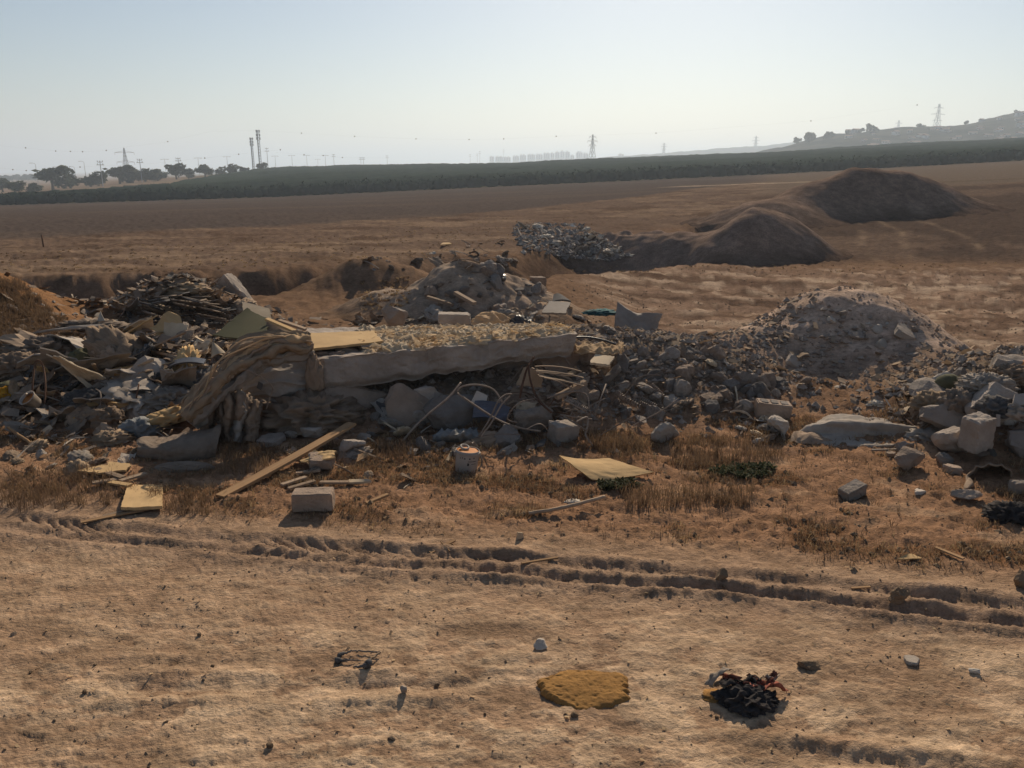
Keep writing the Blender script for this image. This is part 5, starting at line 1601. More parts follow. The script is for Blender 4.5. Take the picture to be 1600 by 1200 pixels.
rock('boulder', 'brown rounded boulder on bare ground before the rolled tarpaulin', 'boulder', 1421, 733, 62, 'concrete_brown', 'rock', (1, .75, .55), (0, .05, .2), 501)
rock('boulder', 'upright grey stone right of the brown boulder', 'stone', 1477, 726, 24, 'concrete', 'rock', (.9, .8, 1), (0, 0, .2), 503)
rock('boulder', 'flat tan stone before the concrete pillar', 'stone', 1490, 740, 36, 'concrete_brown', 'slab', (1, .8, 1.6), (.05, .1, .2), 505)
rock('boulder', 'small dark stone on the boulder\'s left, behind it', 'stone', 1410, 706, 18, 'concrete_dark', 'rock', (1, .8, 1), (0, 0, 0), 507)
rock('flat_stone', 'small flat pale stone alone right of the tilted block', 'stone', 1439, 773, 20, 'concrete_pale', 'slab', (1, .8, 1.4), (0, 0, .1), 509, sink=.1)
rock('flat_stone', 'little flat stone left of the brown boulder', 'stone', 1392, 714, 22, 'concrete_brown', 'slab', (1, .7, 1.2), (0, 0, .3), 511, sink=.1)
rock('stone', 'pitted brown stone in the grass above the bent tan board', 'stone', 1040, 690, 40, 'concrete_pale', 'rock', (1, .8, .8), (.1, 0, .3), 513)
rock('stone', 'pale crumbly lump beside the hollow block', 'stone', 1222, 680, 34, 'concrete_pale', 'rock', (1, .8, .85), (0, 0, .3), 515, rough=.09)
rock('stone', 'smooth oval stone above the long plank', 'stone', 482, 684, 44, 'concrete', 'rock', (1, .8, .5), (0, 0, .1), 517)
rock('stone', 'rounded grey stone right of the long plank', 'stone', 549, 712, 40, 'concrete', 'rock', (1, .8, .75), (0, 0, .1), 519)
rock('stone', 'small grey stone right of the plank top end', 'stone', 570, 694, 24, 'concrete', 'rock', (1, .8, .7), (0, 0, .4), 521)
rock('stone', 'large dull stone under the broken board right of the plank', 'stone', 498, 732, 60, 'concrete_brown', 'slab', (1, .8, 1.5), (.1, 0, .1), 523)
rock('stone', 'flat grey slab piece left of the oval stone', 'stone', 425, 694, 44, 'concrete', 'slab', (1, .8, 1.2), (.1, 0, .1), 525)
panel('broken_board', 'broken pale board piece right of the long plank', 'board', [lift(G(468, 722), .10), lift(G(518, 716), .14), lift(G(524, 706), .12), lift(G(492, 704), .14)], 'tan_board', th=.015, wav=.03, jag=.06, seed=34)
panel('broken_board', 'bright board scrap below the rounded grey stone', 'board', [lift(G(536, 754), .03), lift(G(580, 752), .03), lift(G(576, 748), .04), lift(G(546, 749), .04)], 'pale_board', th=.02, jag=.05, seed=35)
panel('broken_board', 'pale wedge of wood right of the broken pale board', 'board', [lift(G(556, 722), .04), lift(G(576, 712), .06), lift(G(574, 706), .08), lift(G(560, 710), .08)], 'wood', th=.03, jag=.05, seed=36)
for k, (p0, p1) in enumerate((((440, 756), (478, 744)), ((450, 762), (492, 750)), ((500, 752), (545, 752)), ((462, 738), (500, 733)))):
    plank('weathered_stick', 'short weathered slat in the litter below the long plank', 'slat', lift(G(*p0), .03), lift(G(*p1), .04), .05, .02, 'grey_wood', group='slats below the long plank')

# things lying on the dirt road
def foam_cake():
    l, r_, n_, f_ = G(838, 1082), G(985, 1074), G(900, 1108), G(925, 1050)
    cx, cy = (l.x + r_.x) / 2, (n_.y + f_.y) / 2
    rx, ry = (r_.x - l.x) / 2, (f_.y - n_.y) / 2
    n = 90
    u = np.linspace(-1, 1, n); U, V = np.meshgrid(u, u, indexing='ij')
    X = U * np.sqrt(1 - V * V / 2); Y = V * np.sqrt(1 - U * U / 2)
    a = np.arctan2(Y, X); rad = np.sqrt(X * X + Y * Y)
    w = 1 + .2 * vn(np.cos(a) * 1.7 + 3, np.sin(a) * 1.7 + 8, 301) + .05 * vn(np.cos(a) * 6, np.sin(a) * 6, 302) + .02 * vn(np.cos(a) * 22, np.sin(a) * 22, 303)
    x = X * w * rx; y = Y * w * ry
    edge = np.clip((1 - rad) * 9, 0, 1) ** .5
    top = (.012 + .036 * edge) * (.75 + .45 * vn(x * 3 + 2, y * 4, 307)) + .005 * fbm(x * 9, y * 9, 3, 304) + edge * (.004 * fbm(x * 40, y * 40, 3, 305) - .010 * np.maximum(0, vn(x * 60, y * 60, 306) - .5)) + .012 * Y
    bot = -.012 + 0 * top
    xs = np.concatenate([x.ravel(), (x * .95).ravel()]); ys = np.concatenate([y.ravel(), (y * .95).ravel()]); zs = np.concatenate([top.ravel(), bot.ravel()])
    nn = n * n; f = grid_faces(n, n); I = np.arange(nn).reshape(n, n)
    def strip(q): return np.stack([q[:-1], q[1:], q[1:] + nn, q[:-1] + nn], 1)
    F = np.concatenate([f, f[:, ::-1] + nn, strip(I[:, 0])[:, ::-1], strip(I[:, -1]), strip(I[0, :]), strip(I[-1, :])[:, ::-1]])
    o = obj('foam_slab', mesh_np('foam_slab', np.stack([xs, ys, zs], 1), F, True), 'foam', None, (cx, cy, gz(cx, cy) + .006))
    tag(o, 'flat orange-brown slab of old foam on the dirt road', 'foam slab')
foam_cake()
t = thing('burnt_rag', 'charred black rag with red and pale shreds on the dirt road', 'burnt rag', tuple(G(1165, 1108)))
p0 = np.array(t.location)
def rag_part(nm, px, py, dy, w, h, m, seed, amp, freq, deep, z):
    p = G(px, py)
    s = w / FPX * p.y * .5; hh = h / FPX * p.y
    v, f = crumple_vf(seed, 4, amp, freq, 1.0)
    v = v * np.array([s, s * deep, 1]); v[:, 2] -= v[:, 2].min(); v[:, 2] *= hh / v[:, 2].max()
    obj(nm, mesh_np(nm, v, f, False), m, t, tuple(np.array((p.x, p.y + s * deep * .5 + dy, p.z + z)) - p0))
rag_part('charred_folds', 1172, 1106, 0, 78, 34, 'burnt', 81, .5, 2.6, .8, -.01)
rr = random.Random(4)
for k in range(30):
    px, py = rr.uniform(1122, 1210), rr.uniform(1056, 1108)
    p = G(px, min(py + 14, 1110)); hgt = max(.01, (1112 - py) / FPX * p.y * .55)
    q = np.array(W(px, py, G(1168, 1090).y + (1082 - py) * .0035)) - p0
    L_ = rr.uniform(.03, .085); an = rr.uniform(-.9, .9) + (3.14 if rr.random() < .5 else 0); wd = rr.uniform(.008, .026)
    d_ = np.array([math.cos(an), math.sin(an) * .7, rr.uniform(-.5, .35)]) * L_; s_ = np.array([-math.sin(an), math.cos(an), rr.uniform(-.5, .8)]) * wd
    m_ = (['red_cloth', 'red_cloth', 'cloth_tan', 'burnt', 'cloth_grey', 'burnt'] if py < 1078 else ['burnt', 'burnt', 'burnt', 'cloth_grey', 'dark_cloth', 'cloth_brown'])[rr.randrange(6)]
    v_, f_ = sheet_vf([q - d_ - s_, q + d_ - s_, q + d_ + s_, q - d_ + s_], n=(14, 6), th=.004, bend=rr.uniform(-.02, .03), wav=.03, jag=.12, seed=k)
    obj('shred', mesh_np('shred', v_, f_, True), m_, t)
bundle('foam_crumb', 'small orange foam crumb left of the burnt rag', 'foam crumb', 1118, 1094, 46, 12, 'foam', 93, .3, 2.0)
rock('earth_clod', 'dark flat clod of earth on the road beyond the burnt rag', 'clod', 1268, 1046, 50, 'mound_earth', 'rock', (1, .6, .3), (0, 0, 0), 531)
rock('round_stone', 'little round whitish stone at the right of the road', 'stone', 1527, 1053, 19, 'white_shard', 'rock', (1, .8, .5), (0, 0, 0), 533)
rock('flat_stone', 'flat pale stone before the ruts at the right', 'stone', 1427, 1038, 28, 'concrete_pale', 'slab', (1, .8, 1.0), (0, 0, 0), 535)
rock('stone', 'grey pebble in the middle of the road near the torn strap', 'pebble', 632, 1084, 14, 'concrete', 'rock', (1, .8, .9), (0, 0, 0), 537)
rock('stone', 'pale half-buried stone left of the foam slab', 'stone', 842, 1014, 26, 'concrete_pale', 'rock', (1, .8, .5), (0, 0, 0), 539)
rock('earth_clod', 'brown clod standing beyond the ruts at centre right', 'clod', 1131, 906, 22, 'mound_earth', 'rock', (1, .8, .8), (0, 0, .2), 541)
rock('earth_clod', 'dark rough clod beyond the ruts at the right', 'clod', 1407, 944, 30, 'mound_earth', 'rock', (1, .8, .8), (0, 0, .2), 543, rough=.1)
rock('earth_clod', 'dark clod at the right edge before the litter', 'clod', 1597, 920, 30, 'mound_earth', 'rock', (1, .8, 1), (0, 0, .2), 545)
t = thing('torn_strap', 'torn dark strap bent into a triangle on the road', 'strap', tuple(G(560, 1035)))
p0 = Vector(t.location)
rod('strap_arm', None, None, [lift(G(528, 1025), .02) - p0, lift(G(545, 1018), .03) - p0, lift(G(565, 1017), .02) - p0, lift(G(594, 1019), .02) - p0], [.016, .018, .016, .012, .012, .008, .007, .006, .006, .006, .005, .005, .005, .005, .005, .005, .005, .005, .005, .005, .005, .005, .005, .005], 'dark_cloth', parent=t, jit=.006)
rod('strap_arm', None, None, [lift(G(594, 1019), .02) - p0, lift(G(582, 1028), .03) - p0, lift(G(572, 1036), .02) - p0], .007, 'cloth_tan', parent=t, jit=.004)
rod('strap_end', None, None, [lift(G(579, 1033), .03) - p0, lift(G(570, 1040), .03) - p0, lift(G(552, 1042), .01) - p0], [.006, .012, .02, .024, .026, .026, .024, .022, .018, .014, .012, .01, .009, .008, .007, .006, .005, .004], 'dark_cloth', parent=t, jit=.005)
rod('strap_end', None, None, [lift(G(524, 1032), .015) - p0, lift(G(540, 1031), .02) - p0, lift(G(564, 1032), .01) - p0], [.012, .02, .024, .02, .018, .012, .009, .007, .006, .005, .005, .005, .004, .004, .004, .004, .004, .004], 'dark_cloth', parent=t, jit=.005)

# ------------------------------------------------------------------ right-hand pile
drape('rolled_tarpaulin', 'long slumped grey-brown tarpaulin roll lying before the mound', 'tarpaulin', [
    [G(1238, 690), G(1300, 696), G(1370, 697), G(1432, 692)],
    [W(1242, 684, 8.55), W(1300, 680, 8.45), W(1370, 684, 8.45), W(1434, 682, 8.5)],
    [W(1248, 676, 8.65), W(1296, 658, 8.55), W(1368, 661, 8.55), W(1434, 668, 8.6)],
    [W(1262, 676, 8.95), W(1300, 654, 8.9), W(1370, 659, 8.9), W(1424, 666, 8.9)],
    [W(1268, 682, 9.2), W(1304, 664, 9.2), W(1372, 668, 9.2), W(1420, 674, 9.2)]], 'cloth_grey', n=(70, 130), folds=4, along=0, amp=.04, crump=.014, seed=41, th=.03)
drape('tarpaulin_flap', 'lower loose flap of tarpaulin at the left end of the roll', 'tarpaulin flap', [
    [G(1234, 690), G(1270, 694), G(1312, 692)], [W(1240, 676, 8.5), W(1272, 680, 8.4), W(1314, 690, 8.4)], [W(1252, 674, 8.7), W(1280, 674, 8.65), W(1316, 684, 8.6)]], 'cloth_brown', n=(30, 40), folds=2, along=1, amp=.02, seed=43)
under(1527, 676, 7.75, 66, 'tall grey concrete pillar stump with rough top in the right pile', 'block', 'concrete', (.75, .8, 1.55), (.08, -.12, .35), 551, 'concrete_pillar', 'concrete pillar')
under(1558, 622, 8.3, 72, 'large smooth grey slab leaning behind the pillar stump', 'slab', 'concrete', (1.1, .9, 1.5), (.9, -.25, .15), 553, 'concrete_slab_piece', 'concrete slab')
under(1480, 655, 8.35, 60, 'grey slab with grid marks left of the pillar stump', 'slab', 'concrete', (1.0, .9, 1.2), (.9, .3, -.3), 555, 'concrete_slab_piece', 'concrete slab')
under(1489, 682, 8.05, 52, 'grey angular chunk at the foot of the grid-marked slab', 'concrete', 'concrete', (1.2, .8, .7), (.2, .2, .3), 557)
under(1590, 690, 7.9, 50, 'dark crumbled rubble chunk right of the pillar foot', 'rock', 'concrete_dark', (1.2, .8, 1.0), (.2, .2, .3), 559)
under(1594, 766, 6.95, 46, 'grey upright concrete plate cut by the right edge', 'block', 'concrete', (.95, .5, 1.25), (.05, .06, .1), 561, 'concrete_plate', 'concrete plate')
drape('brown_carpet', 'brown carpet with a hole rolled over the top of the right pile', 'carpet', [
    [W(1440, 668, 8.5), W(1470, 650, 8.5), W(1500, 648, 8.5), W(1530, 640, 8.5)],
    [W(1448, 640, 8.6), W(1478, 624, 8.55), W(1505, 614, 8.5), W(1534, 612, 8.5)],
    [W(1470, 618, 8.9), W(1490, 606, 8.85), W(1512, 600, 8.8), W(1534, 598, 8.8)]], 'carpet', n=(50, 60), folds=4, along=1, amp=.04, seed=45, th=.03)
bundle('olive_cushion', 'rounded olive-brown cushion on top of the right pile', 'cushion', 1488, 607, 44, 24, 'olive_board', 97, .06, 1.0, y=8.9)
panel('pale_sheet', 'thin pale sheet lying right of the olive cushion', 'sheet', [W(1506, 596, 8.8), W(1546, 591, 8.8), W(1530, 586, 9.0), W(1508, 588, 9.0)], 'white_shard', th=.01, jag=.06, seed=47)
panel('pale_sheet', 'pale grey sheet behind the olive cushion', 'sheet', [W(1508, 582, 9.3), W(1534, 580, 9.3), W(1528, 575, 9.5), W(1510, 576, 9.5)], 'concrete_pale', th=.01, seed=48)
panel('pale_sheet', 'small cream square left of the olive cushion', 'sheet', [W(1438, 617, 8.9), W(1450, 616, 8.9), W(1450, 609, 9), W(1439, 606, 9)], 'pale_board', th=.01, seed=49)
panel('plastic_plate', 'white and blue plastic panel at the right edge of the pile', 'plastic panel', [W(1582, 634, 7.9), W(1606, 632, 7.9), W(1606, 614, 8.0), W(1586, 616, 8.0)], 'white_plastic', th=.02, seed=50)
panel('orange_sheet', 'bright orange scrap at the right edge atop the pile', 'scrap', [W(1590, 578, 8.9), W(1606, 578, 8.9), W(1606, 562, 9.0), W(1597, 564, 9.0)], 'orange', th=.01, bend=.03, seed=51)
panel('white_grille', 'small white slotted grille beside the pillar stump', 'grille', [W(1557, 667, 7.85), W(1563, 666, 7.85), W(1563, 648, 7.9), W(1557, 647, 7.9)], 'white_plastic', th=.012)
plank('dark_bar', 'dark flat bar lying from the mound foot to the right pile', 'bar', W(1345, 640, 9.6), W(1428, 618, 9.4), .10, .05, 'cloth_brown')
rod('wire_frame', 'thin bent wooden frame behind the tarpaulin roll', 'frame', Wr((1328, 656, 9.1), (1344, 641, 9.2), (1360, 648, 9.15), (1378, 656, 9.1)), .016, 'grey_wood', n=20)
rod('black_strap', 'black strap at the right end of the tarpaulin roll', 'strap', Wr((1412, 652, 8.8), (1425, 664, 8.6), (1440, 676, 8.5)), .014, 'rust')
bundle('cream_scrap', 'cream crumpled scrap lying at the mound foot', 'scrap', 1374, 632, 24, 9, 'white_shard', 99, .5, 2.4)
plank('black_pipe', 'thin grey strip on the ground before the tarpaulin roll', 'strip', lift(G(1362, 702), .02), lift(G(1404, 701), .03), .02, .02, 'grey_sheet')
drape('arched_bag', 'dark brown bag standing open like an arch at the right front', 'bag', [
    [G(1508, 768), W(1512, 742, 7.3), W(1532, 728, 7.3), W(1556, 726, 7.3), W(1576, 732, 7.3), W(1584, 750, 7.3), G(1582, 768)],
    [lift(G(1516, 762), 0), W(1520, 740, 7.55), W(1536, 728, 7.55), W(1556, 726, 7.55), W(1572, 731, 7.55), W(1578, 745, 7.55), lift(G(1576, 762), 0)],
    [W(1528, 764, 7.7), W(1530, 748, 7.75), W(1540, 738, 7.75), W(1554, 736, 7.75), W(1566, 740, 7.75), W(1570, 750, 7.75), W(1570, 764, 7.7)]], 'cloth_brown', n=(30, 90), folds=7, along=1, amp=.022, seed=53, th=.015)
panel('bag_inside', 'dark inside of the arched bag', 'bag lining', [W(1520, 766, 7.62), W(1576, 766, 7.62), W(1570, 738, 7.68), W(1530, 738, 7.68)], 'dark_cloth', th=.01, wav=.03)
under(1541, 772, 7.15, 40, 'flat pale grey slab piece leaning before the arched bag', 'slab', 'concrete_pale', (1, .6, 1.2), (.1, .35, -.2), 563, 'concrete_slab_piece', 'concrete slab')
rock('stone', 'tan stone left of the slab piece before the arched bag', 'stone', 1512, 782, 38, 'concrete_brown', 'rock', (1, .7, .5), (0, 0, 0), 565)
bundle('black_refuse', 'black burnt refuse under the concrete plate at the right edge', 'refuse', 1588, 815, 60, 34, 'burnt', 103, .5, 2.4)

for k, (px, py, y, w, h, m_, lab) in enumerate((
        (1548, 612, 8.5, 60, 34, 'cloth_grey', 'pale crumpled sack on the crest behind the leaning slab'),
        (1585, 598, 8.8, 56, 32, 'cloth_brown', 'brown crumpled sack at the right edge of the crest'),
        (1462, 640, 8.6, 50, 34, 'cloth_tan', 'tan crumpled sack beside the brown carpet'),
        (1500, 640, 8.4, 44, 40, 'carpet', 'dark folded sack under the olive cushion'),
        (1560, 650, 8.0, 46, 36, 'dark_cloth', 'dark sack stuffed behind the pillar stump'),
        (1450, 690, 8.3, 46, 22, 'cloth_grey', 'pale torn sack between tarpaulin roll and pillar'),
        (1598, 655, 7.9, 44, 34, 'concrete_pale', 'pale crumbled lump under the plastic plate'),
        (1415, 668, 8.8, 44, 22, 'cloth_cream', 'cream torn sack behind the right end of the tarpaulin'))):
    bundle('crumpled_sack', lab, 'sack', px, py, w, h, m_, 140 + k * 3, .5, 2.4, y=y)
# ------------------------------------------------------------------ behind the slab
bundle('cream_sack', 'large cream sack slumped behind the big slab', 'sack', 768, 520, 62, 34, 'cloth_cream', 111, .16, 1.3, y=11.6)
bundle('cream_sack', 'small tan sack right behind the cream one', 'sack', 804, 502, 24, 14, 'cloth_tan', 113, .14, 1.2, y=12.2)
bundle('black_bag', 'crumpled shiny black bag right of the cream sack', 'bag', 813, 522, 34, 34, 'black_plastic', 115, .5, 2.2, y=11.6)
panel('grey_plate', 'tilted pale grey plate on the rubble behind the black bag', 'plate', [W(846, 488, 12.0), W(884, 489, 12.0), W(891, 472, 12.4), W(858, 470, 12.4)], 'grey_sheet', th=.03, seed=61, jag=.03)
panel('dark_plate', 'dark bent plate lying behind the tilted grey plate', 'plate', [W(863, 471, 12.6), W(892, 470, 12.6), W(880, 462, 12.9), W(865, 460, 12.9)], 'dark_cloth', th=.03, bend=.03)
drape('grey_sheet', 'upright curled grey sheet on the flat behind the rubble', 'metal sheet', [
    [W(960, 512, 11.9), W(985, 522, 11.6), W(1008, 526, 11.6), W(1028, 514, 11.8)],
    [W(962, 492, 12.0), W(987, 504, 11.75), W(1010, 508, 11.75), W(1030, 502, 11.9)],
    [W(965, 472, 12.2), W(990, 487, 11.95), W(1012, 488, 11.9), W(1036, 490, 12.0)]], 'grey_sheet', n=(24, 40), folds=1, along=1, amp=.02, seed=63, th=.02)
bundle('teal_litter', 'torn teal plastic scraps left of the curled grey sheet', 'plastic scraps', 940, 490, 36, 7, 'teal', 117, .7, 3.2, y=12.2)
drape('cream_cloth', 'torn cream cloth spread at the right end of the big slab', 'cloth', [
    [W(898, 553, 9.8), W(930, 552, 9.7), W(958, 553, 9.7), W(972, 550, 9.7)],
    [W(898, 545, 9.9), W(930, 544, 9.85), W(958, 545, 9.85), W(975, 543, 9.85)],
    [W(900, 538, 10.1), W(930, 535, 10.1), W(958, 537, 10.1), W(972, 533, 10.2)]], 'cloth_cream', n=(40, 70), folds=5, along=1, amp=.045, seed=65, rag=.04)
panel('broken_board', 'pale broken board on the rubble below the torn cream cloth', 'board', [W(922, 566, 9.4), W(952, 570, 9.4), W(960, 557, 9.6), W(930, 553, 9.7)], 'pale_board', th=.03, jag=.05, seed=67)
under(710, 497, 12.6, 52, 'pale grey block lying behind the slab left of the sack', 'block', 'concrete_pale', (1.2, .7, .55), (0, .05, .1), 571)
under(620, 492, 13.6, 40, 'rounded grey stone on the slope behind the tan board', 'rock', 'concrete', (1, .8, .7), (0, 0, 0), 573)
under(820, 450, 17.0, 36, 'leaning slab fragment on the right shoulder of the low mound', 'slab', 'concrete', (.8, .7, 1.5), (.7, .6, 0), 575)
under(762, 432, 16.6, 40, 'black sack-like lump on the crest of the low mound', 'rock', 'black_plastic', (1.1, .8, .5), (0, .1, 0), 577, 'black_bag', 'bag')
under(840, 440, 17.4, 30, 'square brown block at the right end of the low mound', 'block', 'concrete_brown', (1, .8, .9), (0, .05, .3), 579)
under(362, 448, 15.9, 54, 'big leaning grey boulder behind the left heap', 'slab', 'concrete', (1.1, .8, 2.0), (.2, .85, .1), 581, 'boulder', 'boulder')
plank('grey_beam', 'thin beam lying on the low mound behind the sack', 'beam', W(668, 462, 15.6), W(708, 474, 15.4), .10, .06, 'grey_wood')
plank('grey_beam', 'beam sloping down the low mound above the grey block', 'beam', W(712, 455, 15.6), W(742, 472, 15.2), .10, .06, 'grey_wood')
# long loose strands and cables on the dark heap behind
for k in range(26):
    a = rng.uniform(205, 330); b = rng.uniform(462, 508)
    p = G(a, b)
    q = G(a + rng.uniform(18, 60), b + rng.uniform(-8, 16)); mid = (p + q) / 2
    rod('loose_cable', 'dark loose cable curling over the heap behind the upright board', 'cable', [lift(p, .02), lift(mid, rng.uniform(.05, .28)), lift(q, .02)], rng.uniform(.012, .022), rng.choice(['dark_cloth', 'wire_grey', 'carpet']), 'cables on the dark heap')
bundle('rag_crest', 'pale rag on the crest of the dark heap at the left', 'rag', 285, 458, 50, 18, 'cloth_tan', 121, .6, 3.0)
bundle('rag_crest', 'tan rag bundle below the crest of the dark heap', 'rag', 300, 480, 40, 16, 'cloth_brown', 123, .6, 3.0)
# ------------------------------------------------------------------ loose rubble, counted piece by piece
CM = ['concrete', 'concrete', 'concrete_brown', 'concrete_dark', 'concrete_brown', 'concrete_dark']
scatter([(900, 560), (1040, 528), (1160, 560), (1235, 600), (1180, 650), (1060, 662), (930, 655), (860, 600)], 150, 'concrete_chunk', 'broken grey concrete chunk in the rubble slope right of the slab', 'concrete chunk', 'chunks in the rubble slope', ['concrete', 'rock', 'concrete', 'slab'], CM, .03, .15, 1)
scatter([(1440, 600), (1600, 575), (1640, 590), (1640, 720), (1500, 715), (1430, 680)], 46, 'concrete_chunk', 'grey rubble chunk filling the pile at the right edge', 'concrete chunk', 'chunks in the right pile', ['concrete', 'rock', 'slab'], CM, .04, .16, 2)
scatter([(620, 470), (700, 425), (800, 418), (845, 440), (850, 480), (740, 492)], 48, 'concrete_chunk', 'dull grey chunk on the low mound behind the slab', 'concrete chunk', 'chunks on the low mound', ['concrete', 'rock', 'slab'], CM, .06, .24, 3)
scatter([(1190, 590), (1260, 500), (1330, 465), (1400, 480), (1500, 580), (1400, 605), (1260, 610)], 34, 'concrete_chunk', 'angular stone half buried in the flank of the rubble mound', 'stone', 'stones on the rubble mound', ['concrete', 'slab', 'slab'], ['concrete', 'concrete_brown', 'concrete_pale'], .03, .13, 4, power=3, sink=.6)
scatter([(540, 640), (700, 660), (860, 690), (900, 700), (700, 725), (600, 715), (450, 715), (440, 680)], 34, 'concrete_chunk', 'small dusty chunk on the ground before the big slab', 'concrete chunk', 'chunks before the slab', ['rock', 'concrete', 'slab'], CM, .03, .13, 5)
for lab, px, py, w, rot in (('pale slab fragment high on the left flank of the rubble mound', 1300, 500, 18, (.6, .2, .6)), ('large brown slab on the right shoulder of the rubble mound', 1412, 520, 46, (.5, .35, .2)),
                            ('light grey slab sticking out in the middle of the rubble mound', 1378, 538, 26, (.7, .5, .1)), ('flat brown slab at the centre of the rubble mound', 1340, 524, 24, (.6, .1, .2)),
                            ('grey square slab at the left foot of the rubble mound', 1240, 566, 30, (.8, .2, .4)), ('brown slab right of the pale fragment on the rubble mound', 1370, 515, 20, (.9, .1, .1))):
    p = G(px, py); v_, f_ = rock_vf(int(px), 'slab', 3); s = w / FPX * p.y * .6
    o = obj('concrete_slab_piece', mesh_np('concrete_slab_piece', v_ * s * np.array([1, .9, 1.3]), f_, False), 'concrete_pale' if 'light' in lab or 'pale' in lab else 'concrete', None, p)
    o.rotation_euler = rot; tag(o, lab, 'concrete slab')

scatter([(1450, 600), (1600, 585), (1640, 600), (1640, 700), (1500, 700)], 22, 'concrete_block_piece', 'big pale broken block in the pile at the right edge', 'concrete block', 'big blocks in the right pile', ['concrete', 'block', 'slab'], ['concrete', 'concrete_pale', 'concrete_pale'], .12, .3, 12, sink=.1)
# mixed scraps in the left heap
def scraps(P, n, seed, label, group, mats, smin, smax, name='debris_scrap', cat='scrap', flat=True):
    r = random.Random(seed)
    meshes = {}
    base_name = name
    for p in Gm(poly_points(P, n, r)):
        m = r.choice(mats); k = r.randrange(7)
        name = base_name
        if name == 'debris_scrap':
            name = 'rag_scrap' if ('cloth' in m or m == 'carpet') else ('board_scrap' if ('board' in m or 'wood' in m) else 'rubble_scrap')
        if (m, k) not in meshes:
            if k >= 5:
                v, f = sheet_vf([(-.9, -.07, 0), (.9, -.05, 0), (.8, .07, 0), (-.9, .06, 0)], n=(10, 3), th=.05, bend=r.uniform(-.2, .2), wav=.06, jag=.05, seed=k + seed)
                me = mesh_np(name, v, f, False)
            elif k < 4:
                v, f = sheet_vf([(-.5, -.35, 0), (.5, -.3, 0), (.4, .35, 0), (-.45, .3, 0)], n=(7, 6), th=.03, bend=r.uniform(-.2, .25), wav=.2, jag=.09, seed=k + seed)
                me = mesh_np(name, v, f, False)
            else:
                v, f = crumple_vf(seed + k * 7, 4, .7, 2.8, .6)
                me = mesh_np(name, v * .45, f, True)
            me.materials.append(MATS[m]); meshes[(m, k)] = me
        o = bpy.data.objects.new(name, meshes[(m, k)]); COL.objects.link(o)
        s = smin + (smax - smin) * r.random() ** 2
        o.scale = (s * r.uniform(.8, 1.8), s, s * r.uniform(.6, 1.0))
        o.rotation_euler = (r.uniform(-.7, .8), r.uniform(-.7, .7), r.uniform(0, 6.28))
        o.location = (p.x, p.y, p.z + s * r.uniform(.03, .2))
        tag(o, label, cat, group)
HEAPM = ['cloth_brown', 'carpet', 'cloth_tan', 'grey_wood', 'pale_board', 'dark_cloth', 'cloth_grey', 'concrete', 'tan_board', 'cloth_brown', 'dark_cloth', 'carpet']
scraps([(0, 560), (110, 515), (250, 520), (345, 545), (330, 600), (270, 660), (180, 690), (0, 690)], 150, 71, 'torn dusty scrap in the household rubbish heap on the left', 'scraps in the left heap', HEAPM, .10, .42)
scraps([(190, 480), (280, 445), (350, 460), (400, 500), (340, 520), (200, 520)], 50, 72, 'dark torn scrap on the heap behind the upright pale board', 'scraps on the dark heap', ['dark_cloth', 'carpet', 'cloth_brown', 'grey_wood', 'concrete', 'cloth_tan'], .12, .5)
scraps([(0, 640), (200, 660), (330, 690), (300, 730), (120, 745), (0, 740)], 60, 73, 'small dusty scrap in the grass before the left heap', 'scraps before the left heap', ['cloth_brown', 'grey_wood', 'cloth_tan', 'concrete_pale', 'cloth_grey'], .06, .24)
scraps([(560, 500), (730, 492), (740, 515), (560, 512)], 24, 74, 'dark shredded scrap behind the back edge of the slab', 'scraps behind the slab', ['dark_cloth', 'carpet', 'cloth_grey', 'pale_board'], .08, .26)
scraps([(870, 480), (960, 490), (1000, 530), (900, 530), (840, 500)], 26, 75, 'small scrap in the gravel between black bag and grey sheet', 'scraps behind the torn cloth', ['concrete', 'pale_board', 'cloth_grey', 'concrete_brown'], .05, .2)
scraps([(1150, 650), (1215, 655), (1240, 690), (1150, 692)], 26, 76, 'crumpled grey scrap in the litter left of the tarpaulin roll', 'scraps left of the tarpaulin', ['cloth_grey', 'white_shard', 'cloth_brown', 'pale_board'], .06, .26)
scraps([(1370, 640), (1450, 600), (1600, 560), (1640, 600), (1600, 640), (1460, 660)], 36, 77, 'torn scrap on the crest of the right pile', 'scraps on the right pile', ['cloth_grey', 'white_shard', 'cloth_brown', 'pale_board', 'grey_wood', 'dark_cloth'], .06, .26)
scraps([(460, 700), (600, 715), (720, 735), (640, 760), (430, 760)], 30, 78, 'broken scrap in the litter between plank and bucket', 'scraps between plank and bucket', ['grey_wood', 'wood', 'pale_board', 'concrete', 'cloth_brown'], .05, .2)
scraps([(880, 470), (1010, 530), (1160, 560), (1230, 640), (1050, 650), (930, 600)], 40, 79, 'splintered scrap among the chunks of the rubble slope', 'scraps in the rubble slope', ['grey_wood', 'wood', 'pale_board', 'cloth_brown', 'cloth_grey'], .05, .22)
scraps([(520, 640), (700, 640), (900, 640), (930, 700), (760, 720), (540, 715)], 80, 90, 'torn dusty scrap in the shade before the big slab', 'scraps before the slab', ['grey_wood', 'pale_board', 'cloth_grey', 'concrete_pale', 'cloth_brown', 'dark_cloth', 'grey_sheet'], .06, .3)
scraps([(470, 500), (740, 488), (860, 470), (900, 520), (740, 505), (480, 512)], 50, 91, 'torn scrap on the rubble behind the back edge of the slab', 'scraps behind the slab edge', ['pale_board', 'cloth_grey', 'concrete_pale', 'grey_wood', 'concrete', 'cloth_brown'], .07, .34)
